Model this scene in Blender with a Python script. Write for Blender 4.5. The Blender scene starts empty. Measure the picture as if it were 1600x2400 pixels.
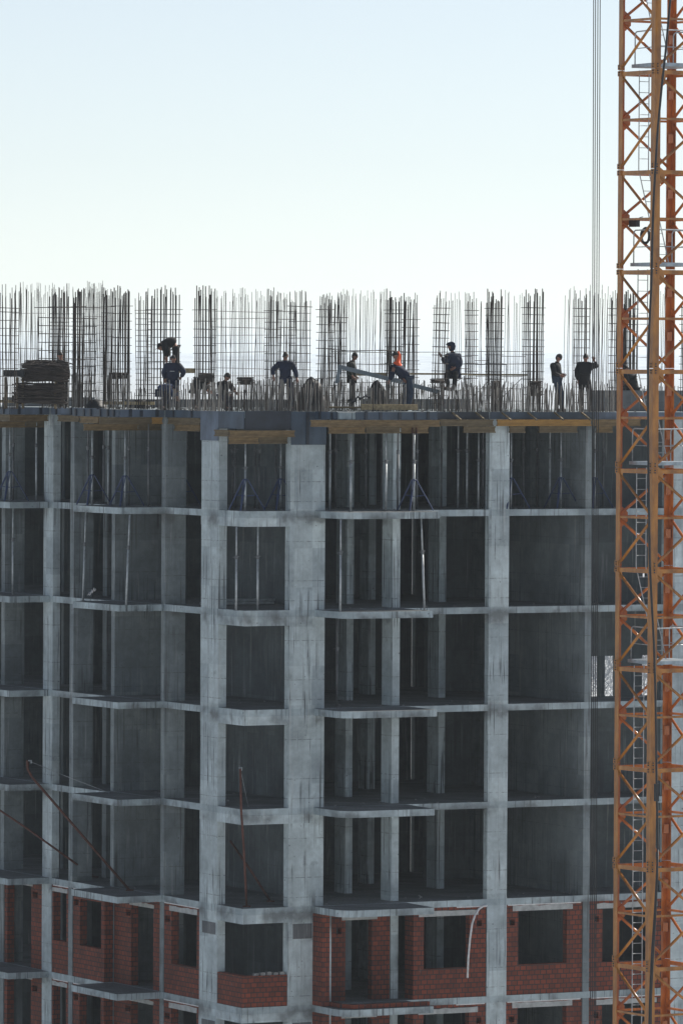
import bpy, math, random
from mathutils import Vector, Matrix
random.seed(7)
R = math.radians
C = bpy.context.scene.collection
sc = bpy.context.scene
# ------------------------------------------------------------------ camera, sky, sun
F = 15000.0; YH = 835.0; PITCH = math.atan((1200 - YH) / F); ROLL = R(0.315)
ZD = 30.0; ZC = ZD + 1.68                       # deck top, eye level (metres)
fw = Vector((0, math.cos(PITCH), -math.sin(PITCH)))
_u = Vector((0, math.sin(PITCH), math.cos(PITCH))); _r = Vector((1, 0, 0))
rt = math.cos(ROLL) * _r + math.sin(ROLL) * _u
upv = -math.sin(ROLL) * _r + math.cos(ROLL) * _u
cam = bpy.data.cameras.new('camera'); co = bpy.data.objects.new('camera', cam); C.objects.link(co)
cam.sensor_fit = 'HORIZONTAL'; cam.sensor_width = 36; cam.lens = F / 1600 * 36
cam.clip_start = 1; cam.clip_end = 60000
M = Matrix((rt, upv, -fw)).transposed().to_4x4(); M.translation = (0, 0, ZC); co.matrix_world = M
sc.camera = co
SUN_EL, SUN_AZ = R(37), R(54)                   # azimuth to the right of the view axis (+y)
w = bpy.data.worlds.new('World'); sc.world = w; w.use_nodes = True
nt = w.node_tree; bg = nt.nodes['Background']
sky = nt.nodes.new('ShaderNodeTexSky'); sky.sky_type = 'NISHITA'; sky.sun_disc = False
sky.sun_elevation = SUN_EL; sky.sun_rotation = SUN_AZ; sky.altitude = 1500
sky.air_density = 0.72; sky.dust_density = 0.3; sky.ozone_density = 0.0
hs = nt.nodes.new('ShaderNodeHueSaturation'); hs.inputs['Saturation'].default_value = .6
nt.links.new(sky.outputs[0], hs.inputs['Color']); nt.links.new(hs.outputs[0], bg.inputs[0]); bg.inputs[1].default_value = 0.094
sl = bpy.data.lights.new('sun', 'SUN'); sl.energy = 5.0; sl.angle = R(0.53); sl.color = (1, 0.94, 0.85)
so = bpy.data.objects.new('sun', sl); C.objects.link(so)
sd = Vector((math.sin(SUN_AZ) * math.cos(SUN_EL), math.cos(SUN_AZ) * math.cos(SUN_EL), math.sin(SUN_EL)))
so.rotation_euler = sd.to_track_quat('Z', 'Y').to_euler()
sc.view_settings.view_transform = 'Standard'; sc.view_settings.look = 'None'
sc.view_settings.exposure = 0.3; sc.view_settings.gamma = 1
sc.render.engine = 'CYCLES'
sc.cycles.max_bounces = 6; sc.cycles.diffuse_bounces = 4; sc.cycles.volume_bounces = 1
sc.cycles.use_denoising = True

# ------------------------------------------------------------------ building frame: r (inward from left face), u (back along it)
TH = R(28); RV = Vector((math.cos(TH), math.sin(TH), 0)); LV = Vector((-math.sin(TH), math.cos(TH), 0))
O = Vector((-3.7195, 194.049, 0))
def ray(x, y): return fw * F + rt * (x - 800) - upv * (y - 1200)
def at(x, y, D):
    d = ray(x, y); p = d * (D / d.y); p.z += ZC; return p
def P(x, r=0.0, y=1500):                        # u on the plane r = const seen in column x
    d = ray(x, y); t = (r + O.dot(RV)) / d.dot(RV); return (d * t - O).dot(LV)
def Q(x, u=-1.7, y=1550):                       # r on the plane u = const
    d = ray(x, y); t = (u + O.dot(LV)) / d.dot(LV); return (d * t - O).dot(RV)
def onz(x, y, z):
    d = ray(x, y); p = d * ((z - ZC) / d.z); q = p - O; return q.dot(RV), q.dot(LV)
def zat(x, y, r=None, u=None):
    d = ray(x, y)
    t = (r + O.dot(RV)) / d.dot(RV) if r is not None else (u + O.dot(LV)) / d.dot(LV)
    return d.z * t + ZC
def wl(r, u, z): return O + RV * r + LV * u + Vector((0, 0, z))
def deck(x, D, z=ZD):                           # a point on the deck seen in column x at distance D
    p = at(x, 950, D); p.z = z; return p
def ztop(y, D): return ZC + (YH - y) * D / F

# ------------------------------------------------------------------ materials
def mat(name, rough=0.8, metal=0.0):
    m = bpy.data.materials.new(name); m.use_nodes = True
    b = m.node_tree.nodes['Principled BSDF']; b.inputs['Roughness'].default_value = rough
    b.inputs['Metallic'].default_value = metal
    return m, m.node_tree, b
def N(t, k, **kw):
    n = t.nodes.new(k)
    for a, v in kw.items(): setattr(n, a, v)
    return n
def lk(t, a, b): t.links.new(a, b)
def val(n, i, v): n.inputs[i].default_value = v
def math_(t, op, a, b=None, clamp=False):
    n = N(t, 'ShaderNodeMath', operation=op, use_clamp=clamp)
    for i, v in enumerate((a, b)):
        if v is None: continue
        if isinstance(v, (int, float)): n.inputs[i].default_value = v
        else: lk(t, v, n.inputs[i])
    return n.outputs[0]
def mix_(t, fac, a, b, mode='MIX'):
    n = N(t, 'ShaderNodeMix', data_type='RGBA', blend_type=mode)
    for i, v in ((0, fac), (6, a), (7, b)):
        if isinstance(v, (int, float)): n.inputs[i].default_value = v
        elif isinstance(v, tuple): n.inputs[i].default_value = (*v, 1)
        else: lk(t, v, n.inputs[i])
    return n.outputs[2]
def noise(t, vec, scale, detail=4, rough=.55, mapping=None):
    if mapping:
        mp = N(t, 'ShaderNodeMapping'); lk(t, vec, mp.inputs[0]); mp.inputs['Scale'].default_value = mapping; vec = mp.outputs[0]
    n = N(t, 'ShaderNodeTexNoise'); lk(t, vec, n.inputs['Vector'])
    n.inputs['Scale'].default_value = scale; n.inputs['Detail'].default_value = detail; n.inputs['Roughness'].default_value = rough
    return n.outputs[0]
def ramp(t, v, p0, p1, c0=(0, 0, 0), c1=(1, 1, 1)):
    n = N(t, 'ShaderNodeValToRGB'); lk(t, v, n.inputs[0]); e = n.color_ramp.elements
    e[0].position = p0; e[0].color = (*c0, 1); e[1].position = p1; e[1].color = (*c1, 1)
    return n.outputs[0]
def bump(t, b, h, s, d=.01):
    n = N(t, 'ShaderNodeBump'); lk(t, h, n.inputs['Height']); n.inputs['Strength'].default_value = s; n.inputs['Distance'].default_value = d
    lk(t, n.outputs[0], b.inputs['Normal'])
def concrete(name, c, streak=.5, joints=True, dark=.0):
    m, t, b = mat(name, .88)
    tc = N(t, 'ShaderNodeTexCoord').outputs['Object']
    big = noise(t, tc, .9, 5, .6); mid = noise(t, tc, 5, 5, .65); st = noise(t, tc, 1.0, 3, .6, (7, 7, .22))
    pits = N(t, 'ShaderNodeTexVoronoi'); lk(t, tc, pits.inputs['Vector']); pits.inputs['Scale'].default_value = 4.5
    lo = tuple(v * .72 for v in c); hi = tuple(min(1, v * 1.22) for v in c)
    col = mix_(t, ramp(t, big, .32, .7), lo, hi)
    col = mix_(t, .5, col, ramp(t, mid, .3, .72, (.55, .55, .55), (1, 1, 1)), 'MULTIPLY')
    mask = math_(t, 'MULTIPLY', ramp(t, st, .56, .68), ramp(t, big, .45, .62))
    col = mix_(t, math_(t, 'MULTIPLY', mask, streak), col, (.09, .095, .10))
    pal = math_(t, 'MULTIPLY', ramp(t, noise(t, tc, 1.3, 3, .6, (6, 6, .3)), .6, .72), .28)
    col = mix_(t, pal, col, (.62, .63, .62))
    pit = math_(t, 'MULTIPLY', math_(t, 'LESS_THAN', pits.outputs['Distance'], .13), math_(t, 'GREATER_THAN', mid, .56))
    col = mix_(t, math_(t, 'MULTIPLY', pit, .55), col, (.08, .08, .085))
    spx = N(t, 'ShaderNodeSeparateXYZ'); lk(t, tc, spx.inputs[0])
    cbx = N(t, 'ShaderNodeCombineXYZ')
    lk(t, math_(t, 'FLOOR', math_(t, 'DIVIDE', math_(t, 'ADD', spx.outputs[0], spx.outputs[1]), .62)), cbx.inputs[0])
    lk(t, math_(t, 'FLOOR', math_(t, 'DIVIDE', math_(t, 'SUBTRACT', spx.outputs[2], .88), 1.19)), cbx.inputs[1])
    wn = N(t, 'ShaderNodeTexWhiteNoise'); lk(t, cbx.outputs[0], wn.inputs[0])
    col = mix_(t, 1.0, col, ramp(t, wn.outputs[0], 0, 1, (.80, .81, .82), (1.1, 1.09, 1.07)), 'MULTIPLY')
    drip = noise(t, tc, 1.0, 2, .5, (13, 13, .35)); area = noise(t, tc, .55, 2, .5)
    dm = math_(t, 'MULTIPLY', ramp(t, drip, .57, .63), ramp(t, area, .47, .58))
    col = mix_(t, math_(t, 'MULTIPLY', dm, streak * .8), col, (.06, .065, .07))
    wz = math_(t, 'ABSOLUTE', math_(t, 'SUBTRACT', math_(t, 'FLOORED_MODULO', math_(t, 'ADD', spx.outputs[2], 1.75), 3.0), 1.5))
    wm = math_(t, 'MULTIPLY', ramp(t, math_(t, 'ADD', wz, math_(t, 'MULTIPLY', noise(t, tc, 3, 5, .7), .6)), .35, .62, (1, 1, 1), (0, 0, 0)), ramp(t, noise(t, tc, .8, 3, .6), .48, .6))
    col = mix_(t, math_(t, 'MULTIPLY', wm, .7), col, (.10, .105, .105))
    blot = ramp(t, noise(t, tc, 2.3, 6, .7), .6, .72)
    col = mix_(t, math_(t, 'MULTIPLY', blot, .45), col, (.13, .14, .145))
    if joints:
        sp = N(t, 'ShaderNodeSeparateXYZ'); lk(t, tc, sp.inputs[0])
        zz = math_(t, 'FLOORED_MODULO', sp.outputs[2], 3.0); tot = None
        for h in (.28, .88, 2.07):
            k = math_(t, 'COMPARE', zz, h)
            k.node.inputs[2].default_value = .012
            tot = k if tot is None else math_(t, 'ADD', tot, k)
        fine = noise(t, tc, 9, 2)
        jm = math_(t, 'MULTIPLY', tot, ramp(t, fine, .38, .6))
        col = mix_(t, math_(t, 'MULTIPLY', jm, .6), col, (.1, .1, .105))
        s2 = math_(t, 'ADD', sp.outputs[0], sp.outputs[1])
        bd = math_(t, 'COMPARE', math_(t, 'FLOORED_MODULO', s2, .62), .31); bd.node.inputs[2].default_value = .006
        col = mix_(t, math_(t, 'MULTIPLY', bd, .25), col, (.12, .12, .125))
    lk(t, col, b.inputs['Base Color'])
    bump(t, b, noise(t, tc, 14, 6, .7), .35, .02)
    return m
def simple(name, c, rough=.7, metal=0, var=.3, scale=6, mapping=None, c2=None):
    m, t, b = mat(name, rough, metal)
    tc = N(t, 'ShaderNodeTexCoord').outputs['Object']
    n = noise(t, tc, scale, 5, .6, mapping)
    c2 = c2 or tuple(v * (1 - var) for v in c)
    lk(t, mix_(t, ramp(t, n, .35, .68), c2, tuple(min(1, v * (1 + var * .3)) for v in c)), b.inputs['Base Color'])
    bump(t, b, n, .15, .005)
    return m
def brickmat():
    m, t, b = mat('brick', .9)
    tc = N(t, 'ShaderNodeTexCoord').outputs['Object']
    sp = N(t, 'ShaderNodeSeparateXYZ'); lk(t, tc, sp.inputs[0])
    cb = N(t, 'ShaderNodeCombineXYZ'); lk(t, math_(t, 'ADD', sp.outputs[0], sp.outputs[1]), cb.inputs[0]); lk(t, sp.outputs[2], cb.inputs[1])
    wob = noise(t, tc, 3, 2)
    ad = N(t, 'ShaderNodeVectorMath', operation='ADD'); lk(t, cb.outputs[0], ad.inputs[0])
    sc_ = N(t, 'ShaderNodeVectorMath', operation='SCALE'); sc_.inputs[3].default_value = .012
    nc = N(t, 'ShaderNodeTexNoise'); nc.inputs['Scale'].default_value = 6; lk(t, tc, nc.inputs['Vector']); lk(t, nc.outputs[1], sc_.inputs[0]); lk(t, sc_.outputs[0], ad.inputs[1])
    br = N(t, 'ShaderNodeTexBrick'); lk(t, ad.outputs[0], br.inputs['Vector'])
    for k, v in (('Scale', 1), ('Brick Width', .205), ('Row Height', .15), ('Mortar Size', .016), ('Mortar Smooth', .2), ('Bias', -.1)): br.inputs[k].default_value = v
    br.inputs['Color1'].default_value = (.24, .055, .027, 1); br.inputs['Color2'].default_value = (.13, .034, .02, 1); br.inputs['Mortar'].default_value = (.04, .03, .03, 1)
    col = mix_(t, .6, br.outputs[0], ramp(t, noise(t, tc, 2.2, 5, .65), .3, .7, (.5, .5, .5), (1.1, 1.05, 1)), 'MULTIPLY')
    dust = ramp(t, noise(t, tc, 3.5, 4, .7), .62, .8)
    col = mix_(t, math_(t, 'MULTIPLY', dust, .35), col, (.40, .30, .26))
    lk(t, col, b.inputs['Base Color'])
    bump(t, b, br.outputs[1], -.6, .012)
    return m
MAT = {}
MAT['conc'] = concrete('concrete_facade', (.54, .62, .645), .95)
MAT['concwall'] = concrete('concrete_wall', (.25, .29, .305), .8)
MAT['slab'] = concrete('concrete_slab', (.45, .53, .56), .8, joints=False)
MAT['inner'] = concrete('concrete_inner_shaded', (.13, .155, .165), .6)  # darker copy of the concrete; room shade put into the colour
MAT['floor'] = concrete('dark_floor', (.17, .185, .195), .5, joints=False)  # slab tops, darker than the slab edges
MAT['upstand'] = concrete('concrete_dark', (.16, .17, .18), .4)
MAT['brick'] = brickmat()
MAT['lintel'] = simple('lintel_concrete', (.45, .46, .45), .9, var=.3, scale=5)
MAT['white'] = simple('white_foam', (.75, .74, .73), .8, var=.25, scale=8)
MAT['timber'] = simple('timber_beam', (.22, .15, .07), .75, var=.45, scale=3, mapping=(1, 1, 6))
MAT['timber2'] = simple('timber_beam_grey', (.17, .13, .075), .8, var=.4, scale=3, mapping=(1, 1, 6))
MAT['timber3'] = simple('timber_beam_fresh', (.38, .21, .05), .7, var=.3, scale=3, mapping=(1, 1, 6))
MAT['form'] = simple('film_faced_plywood', (.06, .09, .13), .55, var=.45, scale=1.8, mapping=(1, 1, .5))
MAT['form2'] = simple('film_faced_plywood_pale', (.12, .16, .22), .55, var=.45, scale=1.8, mapping=(1, 1, .5))
MAT['formdark'] = simple('film_faced_plywood_dark', (.025, .034, .05), .5, var=.4, scale=2)
MAT['galv'] = simple('galvanised_steel', (.46, .49, .51), .45, .55, .35, 8)
MAT['prop'] = simple('prop_steel', (.44, .48, .50), .5, .35, .4, 5)
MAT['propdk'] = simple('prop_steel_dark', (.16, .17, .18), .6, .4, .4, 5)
MAT['blue'] = simple('blue_tripod_paint', (.03, .055, .14), .5, 0, .3, 6)
MAT['rust'] = simple('rusty_steel', (.12, .045, .032), .85, .1, .45, 7)
MAT['rebar'] = simple('rebar_steel', (.075, .062, .055), .75, .3, .4, 3)
MAT['rebar2'] = simple('rebar_steel_pale', (.30, .29, .27), .8, .2, .4, 3)
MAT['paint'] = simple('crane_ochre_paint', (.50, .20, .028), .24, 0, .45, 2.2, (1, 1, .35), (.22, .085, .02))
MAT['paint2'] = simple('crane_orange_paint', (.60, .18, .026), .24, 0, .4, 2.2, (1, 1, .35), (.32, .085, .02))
MAT['black'] = simple('black_rubber', (.015, .015, .017), .55, 0, .2, 4)
MAT['deckgrey'] = simple('platform_steel', (.42, .49, .54), .5, .3, .3, 4)
MAT['tarp'] = simple('black_tarpaulin', (.012, .015, .02), .6, 0, .4, 3)
MAT['plank'] = simple('weathered_plank', (.42, .33, .19), .8, 0, .4, 2, (6, 1, 6))
MAT['channel'] = simple('grey_painted_steel', (.19, .23, .26), .5, .3, .3, 3)
MAT['rubble'] = simple('rubble', (.30, .30, .29), .9, 0, .5, 9)
MAT['skin'] = simple('skin', (.26, .13, .09), .6, 0, .2, 8)
MAT['hair'] = simple('dark_hair', (.02, .016, .013), .7, 0, .3, 20)
MAT['navy'] = simple('navy_cloth', (.012, .02, .05), .85, 0, .4, 5)
MAT['blueclo'] = simple('blue_cloth', (.018, .04, .11), .85, 0, .4, 5)
MAT['blackclo'] = simple('black_cloth', (.010, .011, .014), .85, 0, .4, 5)
MAT['olive'] = simple('olive_cloth', (.032, .036, .03), .85, 0, .4, 7)
MAT['jeans'] = simple('jeans_cloth', (.03, .05, .085), .85, 0, .4, 7)
MAT['orange'] = simple('orange_cloth', (.90, .12, .03), .7, 0, .15, 5)
MAT['boot'] = simple('boot_leather', (.03, .025, .02), .6, 0, .3, 8)
MAT['reflect'] = simple('pale_reflective_tape', (.45, .46, .45), .5, 0, .2, 8)

# ------------------------------------------------------------------ mesh helpers
class MB:
    def __init__(s): s.v = []; s.f = []; s.mi = []
    def add(s, vs, fs, mi=0):
        o = len(s.v); s.v += [tuple(p) for p in vs]; s.f += [tuple(i + o for i in f) for f in fs]; s.mi += [mi] * len(fs); return s
    def box(s, x0, x1, y0, y1, z0, z1, mi=0):
        if x1 < x0: x0, x1 = x1, x0
        if y1 < y0: y0, y1 = y1, y0
        return s.add([(x0, y0, z0), (x1, y0, z0), (x1, y1, z0), (x0, y1, z0), (x0, y0, z1), (x1, y0, z1), (x1, y1, z1), (x0, y1, z1)],
                     [(3, 2, 1, 0), (4, 5, 6, 7), (0, 1, 5, 4), (1, 2, 6, 5), (2, 3, 7, 6), (3, 0, 4, 7)], mi)
    def prism(s, poly, z0, z1, mi=0, top=None):
        a = sum(poly[i][0] * poly[(i + 1) % len(poly)][1] - poly[(i + 1) % len(poly)][0] * poly[i][1] for i in range(len(poly)))
        if a < 0: poly = poly[::-1]
        n = len(poly)
        s.add([(x, y, z0) for x, y in poly] + [(x, y, z1) for x, y in poly],
              [tuple(range(n - 1, -1, -1)), tuple(range(n, 2 * n))] + [(i, (i + 1) % n, n + (i + 1) % n, n + i) for i in range(n)], mi)
        if top is not None: s.mi[-n - 1] = top
        return s
    def bar(s, a, b, w, h, up=(0, 0, 1), mi=0):   # rectangular bar from a to b, w across, h along up
        a = Vector(a); b = Vector(b); d = (b - a).normalized(); up = Vector(up)
        sx = d.cross(up)
        if sx.length < 1e-4: sx = d.cross(Vector((0, 1, 0)))
        sx.normalize(); uy = sx.cross(d).normalized()
        vs = [p + sx * (i * w / 2) + uy * (j * h / 2) for p in (a, b) for i, j in ((-1, -1), (1, -1), (1, 1), (-1, 1))]
        return s.add(vs, [(0, 1, 2, 3), (7, 6, 5, 4), (0, 4, 5, 1), (1, 5, 6, 2), (2, 6, 7, 3), (3, 7, 4, 0)], mi)
    def tube(s, pts, r, n=6, closed=False, mi=0, cap=True):
        pts = [Vector(p) for p in pts]; m = len(pts); vs = []; prev = None
        for i, p in enumerate(pts):
            if closed: d = pts[(i + 1) % m] - pts[i - 1]
            else: d = pts[min(i + 1, m - 1)] - pts[max(i - 1, 0)]
            d = d.normalized() if d.length > 1e-9 else Vector((0, 0, 1))
            ref = prev if prev is not None else (Vector((0, 0, 1)) if abs(d.z) < .9 else Vector((1, 0, 0)))
            sx = d.cross(ref)
            if sx.length < 1e-5: sx = d.cross(Vector((0, 1, 0)))
            sx.normalize(); uy = sx.cross(d).normalized(); prev = uy
            rr = r[i] if isinstance(r, (list, tuple)) else r
            vs += [p + (sx * math.cos(2 * math.pi * k / n) + uy * math.sin(2 * math.pi * k / n)) * rr for k in range(n)]
        fs = []
        for i in range(m if closed else m - 1):
            a = i * n; b = ((i + 1) % m) * n
            fs += [(a + k, a + (k + 1) % n, b + (k + 1) % n, b + k) for k in range(n)]
        if not closed and cap: fs += [tuple(range(n - 1, -1, -1)), tuple((m - 1) * n + k for k in range(n))]
        return s.add(vs, fs, mi)
    def mesh(s, name, mats, smooth=False):
        me = bpy.data.meshes.new(name); me.from_pydata(s.v, [], s.f)
        for m in (mats if isinstance(mats, (list, tuple)) else [mats]): me.materials.append(MAT[m] if isinstance(m, str) else m)
        me.polygons.foreach_set('material_index', s.mi)
        if smooth: me.polygons.foreach_set('use_smooth', [True] * len(me.polygons))
        me.update(); return me
    def obj(s, name, mats, parent=None, smooth=False): return link(name, s.mesh(name, mats, smooth), parent)
def link(name, me, parent=None, loc=None, rot=None, scale=None):
    o = bpy.data.objects.new(name, me); C.objects.link(o)
    if parent: o.parent = parent
    if loc is not None: o.location = loc
    if rot is not None: o.rotation_euler = rot
    if scale is not None: o.scale = scale
    return o
def tag(o, label, cat, group=None, kind=None):
    o['label'] = label; o['category'] = cat
    if group: o['group'] = group
    if kind: o['kind'] = kind
    return o
def thing(name, label, cat, loc=(0, 0, 0), rz=0, group=None):
    o = bpy.data.objects.new(name, None); C.objects.link(o); o.location = loc; o.rotation_euler = (0, 0, rz); o.empty_display_size = .3
    return tag(o, label, cat, group)
def struct(o): o['kind'] = 'structure'; return o

# ------------------------------------------------------------------ setting: ground, hills
m, t, b = mat('pale_patched_ground', .8)
tc = N(t, 'ShaderNodeTexCoord').outputs['Object']
g1 = noise(t, tc, .9, 8, .75); g2 = noise(t, tc, .02, 5, .6)
col = mix_(t, ramp(t, g1, .42, .56), (.15, .16, .165), (.76, .79, .81))  # pale patches, brightened so the ground bounces light onto the facade
col = mix_(t, ramp(t, g2, .5, .7), col, (.30, .30, .29)); lk(t, col, b.inputs['Base Color'])
S = 30000
me = MB().add([(-S, -2000, 0), (S, -2000, 0), (S, S, 0), (-S, S, 0)], [(0, 1, 2, 3)]).mesh('ground', m)
struct(link('ground', me))
m, t, b = mat('distant_hill', .95); tc = N(t, 'ShaderNodeTexCoord').outputs['Object']
lk(t, ramp(t, noise(t, tc, .02, 6, .6), .4, .6, (.30, .34, .38), (.60, .64, .68)), b.inputs['Base Color'])  # pale bluish hill tone stands in for part of the haze
def ridge(name, D, z0, amp, seed, lean):
    rr = random.Random(seed); mb = MB(); n = 120; W = D * .16; prof = []
    ph = [(rr.uniform(0, 6), rr.uniform(1.5, 9), rr.uniform(.3, 1)) for _ in range(7)]
    for i in range(n + 1):
        s_ = i / n; prof.append(z0 + lean * (s_ - .5) + amp * sum(a * math.sin(f_ * s_ * 6 + p) / f_ for p, f_, a in ph) + rr.uniform(-.03, .03) * amp)
    vs = []; fs = []; rows = [(0, 0), (.25, .3), (.6, .75), (1, 1), (1.6, .6), (2.6, 0)]
    for q, h in rows:
        for i in range(n + 1): vs.append(((i / n - .5) * 2 * W, D - 900 + q * 900 + rr.uniform(-40, 40), max(0, prof[i] * h)))
    for a in range(len(rows) - 1):
        for i in range(n):
            k = a * (n + 1) + i; fs.append((k, k + 1, k + n + 2, k + n + 1))
    return struct(mb.add(vs, fs).obj(name, m, smooth=True))
ridge('hill', 12000, 32, 6, 3, -8)
ridge('hill', 16500, 40, 9, 11, 8)

rr = random.Random(21)
BRUSH = []
for i in range(3600):
    x, y, z = rr.uniform(20, 34), rr.uniform(560, 690), rr.uniform(0, 4.5)
    a = rr.uniform(-1, 1); L = rr.uniform(.5, 1.6)
    BRUSH.append(((x, y, z), (x + L * math.sin(a), y + rr.uniform(-.4, .4), z + L * math.cos(a)), rr.uniform(.02, .05)))

# ------------------------------------------------------------------ the unfinished building
B = thing('unfinished_building', 'bare grey concrete frame of an unfinished apartment block, lower storeys filled with red brick', 'building', O, TH)
FL = [ZD - 3 * k for k in range(8)]; TS = .2
UQ = -1.7
def part(mb, name, m, parent=None, smooth=False): return mb.obj(name, m, parent or B, smooth)
floor_poly = [(0, UQ), (22, UQ), (22, .8), (12.1, .8), (12.1, 8.6), (6.6, 8.6), (6.6, 22), (-.33, 22), (-.33, 7.15), (0, 7.15)]
deck_poly = [(0, UQ), (22, UQ), (22, 9), (14, 9), (14, 15), (9, 15), (9, 22), (-.33, 22), (-.33, 7.15), (0, 7.15)]
for k, z in enumerate(FL):
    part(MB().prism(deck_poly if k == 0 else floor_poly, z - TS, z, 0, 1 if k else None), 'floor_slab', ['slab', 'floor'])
    # balconies: left ones step out of the left face, the rounded one out of the right face
    def jag(p0, p1, n, a):
        return [(p0[0] + (p1[0] - p0[0]) * i / n + random.uniform(-a, a), p0[1] + (p1[1] - p0[1]) * i / n + random.uniform(-a, a)) for i in range(1, n)]
    pa = [(-.003, 3.72), (-1.56, 3.68), (-1.56, 6.95), (-.333, 7.12), (-.003, 7.12)]
    if k == 2: pa = [(-.003, 3.72)] + jag((0, 3.72), (-1.5, 3.68), 24, .06) + [(-1.56, 3.68), (-1.56, 6.95), (-.333, 7.12), (-.003, 7.12)]
    part(MB().prism(pa, z - TS - .004, z - .006, 0, 1), 'balcony_slab', ['slab', 'floor'])
    part(MB().prism([(-.333, 11.2), (-1.75, 11.2), (-1.75, 16), (-.333, 16)], z - TS - .004, z - .006, 0, 1), 'balcony_slab', ['slab', 'floor'])
    arc = [(2.42 + .55 * (1 - math.cos(a)), -3.05 - .55 * math.sin(a)) for a in [i * math.pi / 2 / 6 for i in range(7)]]
    dv = [0, .12, -.1, .06, 0, 0, 0, 0][k]
    part(MB().prism([(2.40, UQ - .003)] + arc + [(5.55 + dv, -3.6), (5.62 + dv, UQ - .003)], z - TS - .01, z - .006, 0, 1), 'balcony_slab', ['slab', 'floor'])
    # deep edge beam round the open corner
    if k > 0:
        part(MB().prism([(-.004, 1.18), (-.004, UQ - .004), (2.75, UQ - .004), (2.75, UQ + .3), (.22, UQ + .3), (.22, 1.18)], z - .47, z - TS - .002), 'edge_beam', 'conc')
def storeys(): return [(FL[k + 1], FL[k] - TS) for k in range(7)]
def column(r0, r1, u0, u1, nm='column', m='conc', top=True, corner=False):
    for k, (z0, z1) in enumerate(storeys()):
        j = lambda: random.uniform(-.006, .006)
        part(MB().box(r0 + j(), r1 + j(), u0 + j(), u1 + j(), z0 + (0 if not corner else 0), z1 - (.27 if corner and k > 0 else 0)), nm, m)
column(0.004, .28, 0, 1.18, corner=True)                 # corner column
column(1.56, 2.75, UQ + .004, -1.38, corner=True)        # widest column
column(5.40, 5.66, -1.12, -.45)                          # recessed column behind the rounded balcony
column(8.45, 9.15, UQ + .004, -1.45)
column(14.85, 16.0, UQ + .004, -1.3)
column(-.326, -.07, 11.0, 11.7)
column(5.42, 5.66, 1.9, 2.6); column(8.88, 9.12, 2.25, 2.95); column(7.75, 8.0, 4.8, 5.4); column(4.35, 4.6, 4.2, 4.9)
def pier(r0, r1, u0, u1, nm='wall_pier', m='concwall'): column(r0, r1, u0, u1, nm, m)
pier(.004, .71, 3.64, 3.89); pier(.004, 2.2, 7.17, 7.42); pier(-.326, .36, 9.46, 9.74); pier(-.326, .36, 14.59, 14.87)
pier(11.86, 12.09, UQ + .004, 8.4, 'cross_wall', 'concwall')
pier(1.2, 1.5, 10.2, 10.5, 'column')
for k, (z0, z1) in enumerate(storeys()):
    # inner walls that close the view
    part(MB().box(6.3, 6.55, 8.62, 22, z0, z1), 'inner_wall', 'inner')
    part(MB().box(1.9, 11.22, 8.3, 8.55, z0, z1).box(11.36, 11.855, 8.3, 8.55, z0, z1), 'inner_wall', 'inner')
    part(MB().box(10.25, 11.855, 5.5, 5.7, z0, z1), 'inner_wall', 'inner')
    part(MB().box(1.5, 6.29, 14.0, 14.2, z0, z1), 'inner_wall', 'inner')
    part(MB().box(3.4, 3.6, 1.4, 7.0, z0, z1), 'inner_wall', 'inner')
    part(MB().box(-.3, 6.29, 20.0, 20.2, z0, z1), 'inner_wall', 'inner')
def holewall(axis, f0, f1, a0, a1, z0, z1, holes):
    """wall along axis ('r' or 'u') between a0 and a1, thickness f0..f1, rectangular holes (b0,b1,h0,h1)"""
    xs = sorted({a0, a1, *[min(max(h[i], a0), a1) for h in holes for i in (0, 1)]}); zs = sorted({z0, z1, *[min(max(h[i], z0), z1) for h in holes for i in (2, 3)]})
    solid = lambda i, j: 0 <= i < len(xs) - 1 and 0 <= j < len(zs) - 1 and not any(h[0] - 1e-6 <= xs[i] and xs[i + 1] <= h[1] + 1e-6 and h[2] - 1e-6 <= zs[j] and zs[j + 1] <= h[3] + 1e-6 for h in holes)
    mb = MB(); pt = (lambda a, f, z: (a, f, z)) if axis == 'r' else (lambda a, f, z: (f, a, z))
    flip = axis == 'u'
    def quad(*p): mb.add(p, [(3, 2, 1, 0) if flip else (0, 1, 2, 3)])
    for i in range(len(xs) - 1):
        for j in range(len(zs) - 1):
            if not solid(i, j): continue
            a, b_, c, d = xs[i], xs[i + 1], zs[j], zs[j + 1]
            quad(pt(a, f0, c), pt(b_, f0, c), pt(b_, f0, d), pt(a, f0, d)); quad(pt(b_, f1, c), pt(a, f1, c), pt(a, f1, d), pt(b_, f1, d))
            if not solid(i - 1, j): quad(pt(a, f1, c), pt(a, f0, c), pt(a, f0, d), pt(a, f1, d))
            if not solid(i + 1, j): quad(pt(b_, f0, c), pt(b_, f1, c), pt(b_, f1, d), pt(b_, f0, d))
            if not solid(i, j - 1): quad(pt(a, f1, c), pt(b_, f1, c), pt(b_, f0, c), pt(a, f0, c))
            if not solid(i, j + 1): quad(pt(a, f0, d), pt(b_, f0, d), pt(b_, f1, d), pt(a, f1, d))
    return mb
# wall behind the right bay, open low down on one storey
for k, (z0, z1) in enumerate(storeys()):
    hs = []
    if k == 2: hs = [(12.4, Q(1406, .6), z0 + .02, z0 + 1.3), (Q(1417, .6), 14.35, z0 + .02, z0 + 1.3), (15.3, 15.9, z0 + .02, z0 + 1.3)]
    if k == 1: hs = [(15.3, 15.48, z0 + .75, z0 + .88), (16.05, 16.25, z0 + .75, z0 + .88)]
    part(holewall('r', .6, .8, 12.095, 22, z0, z1, hs), 'inner_wall', 'inner')
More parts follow.
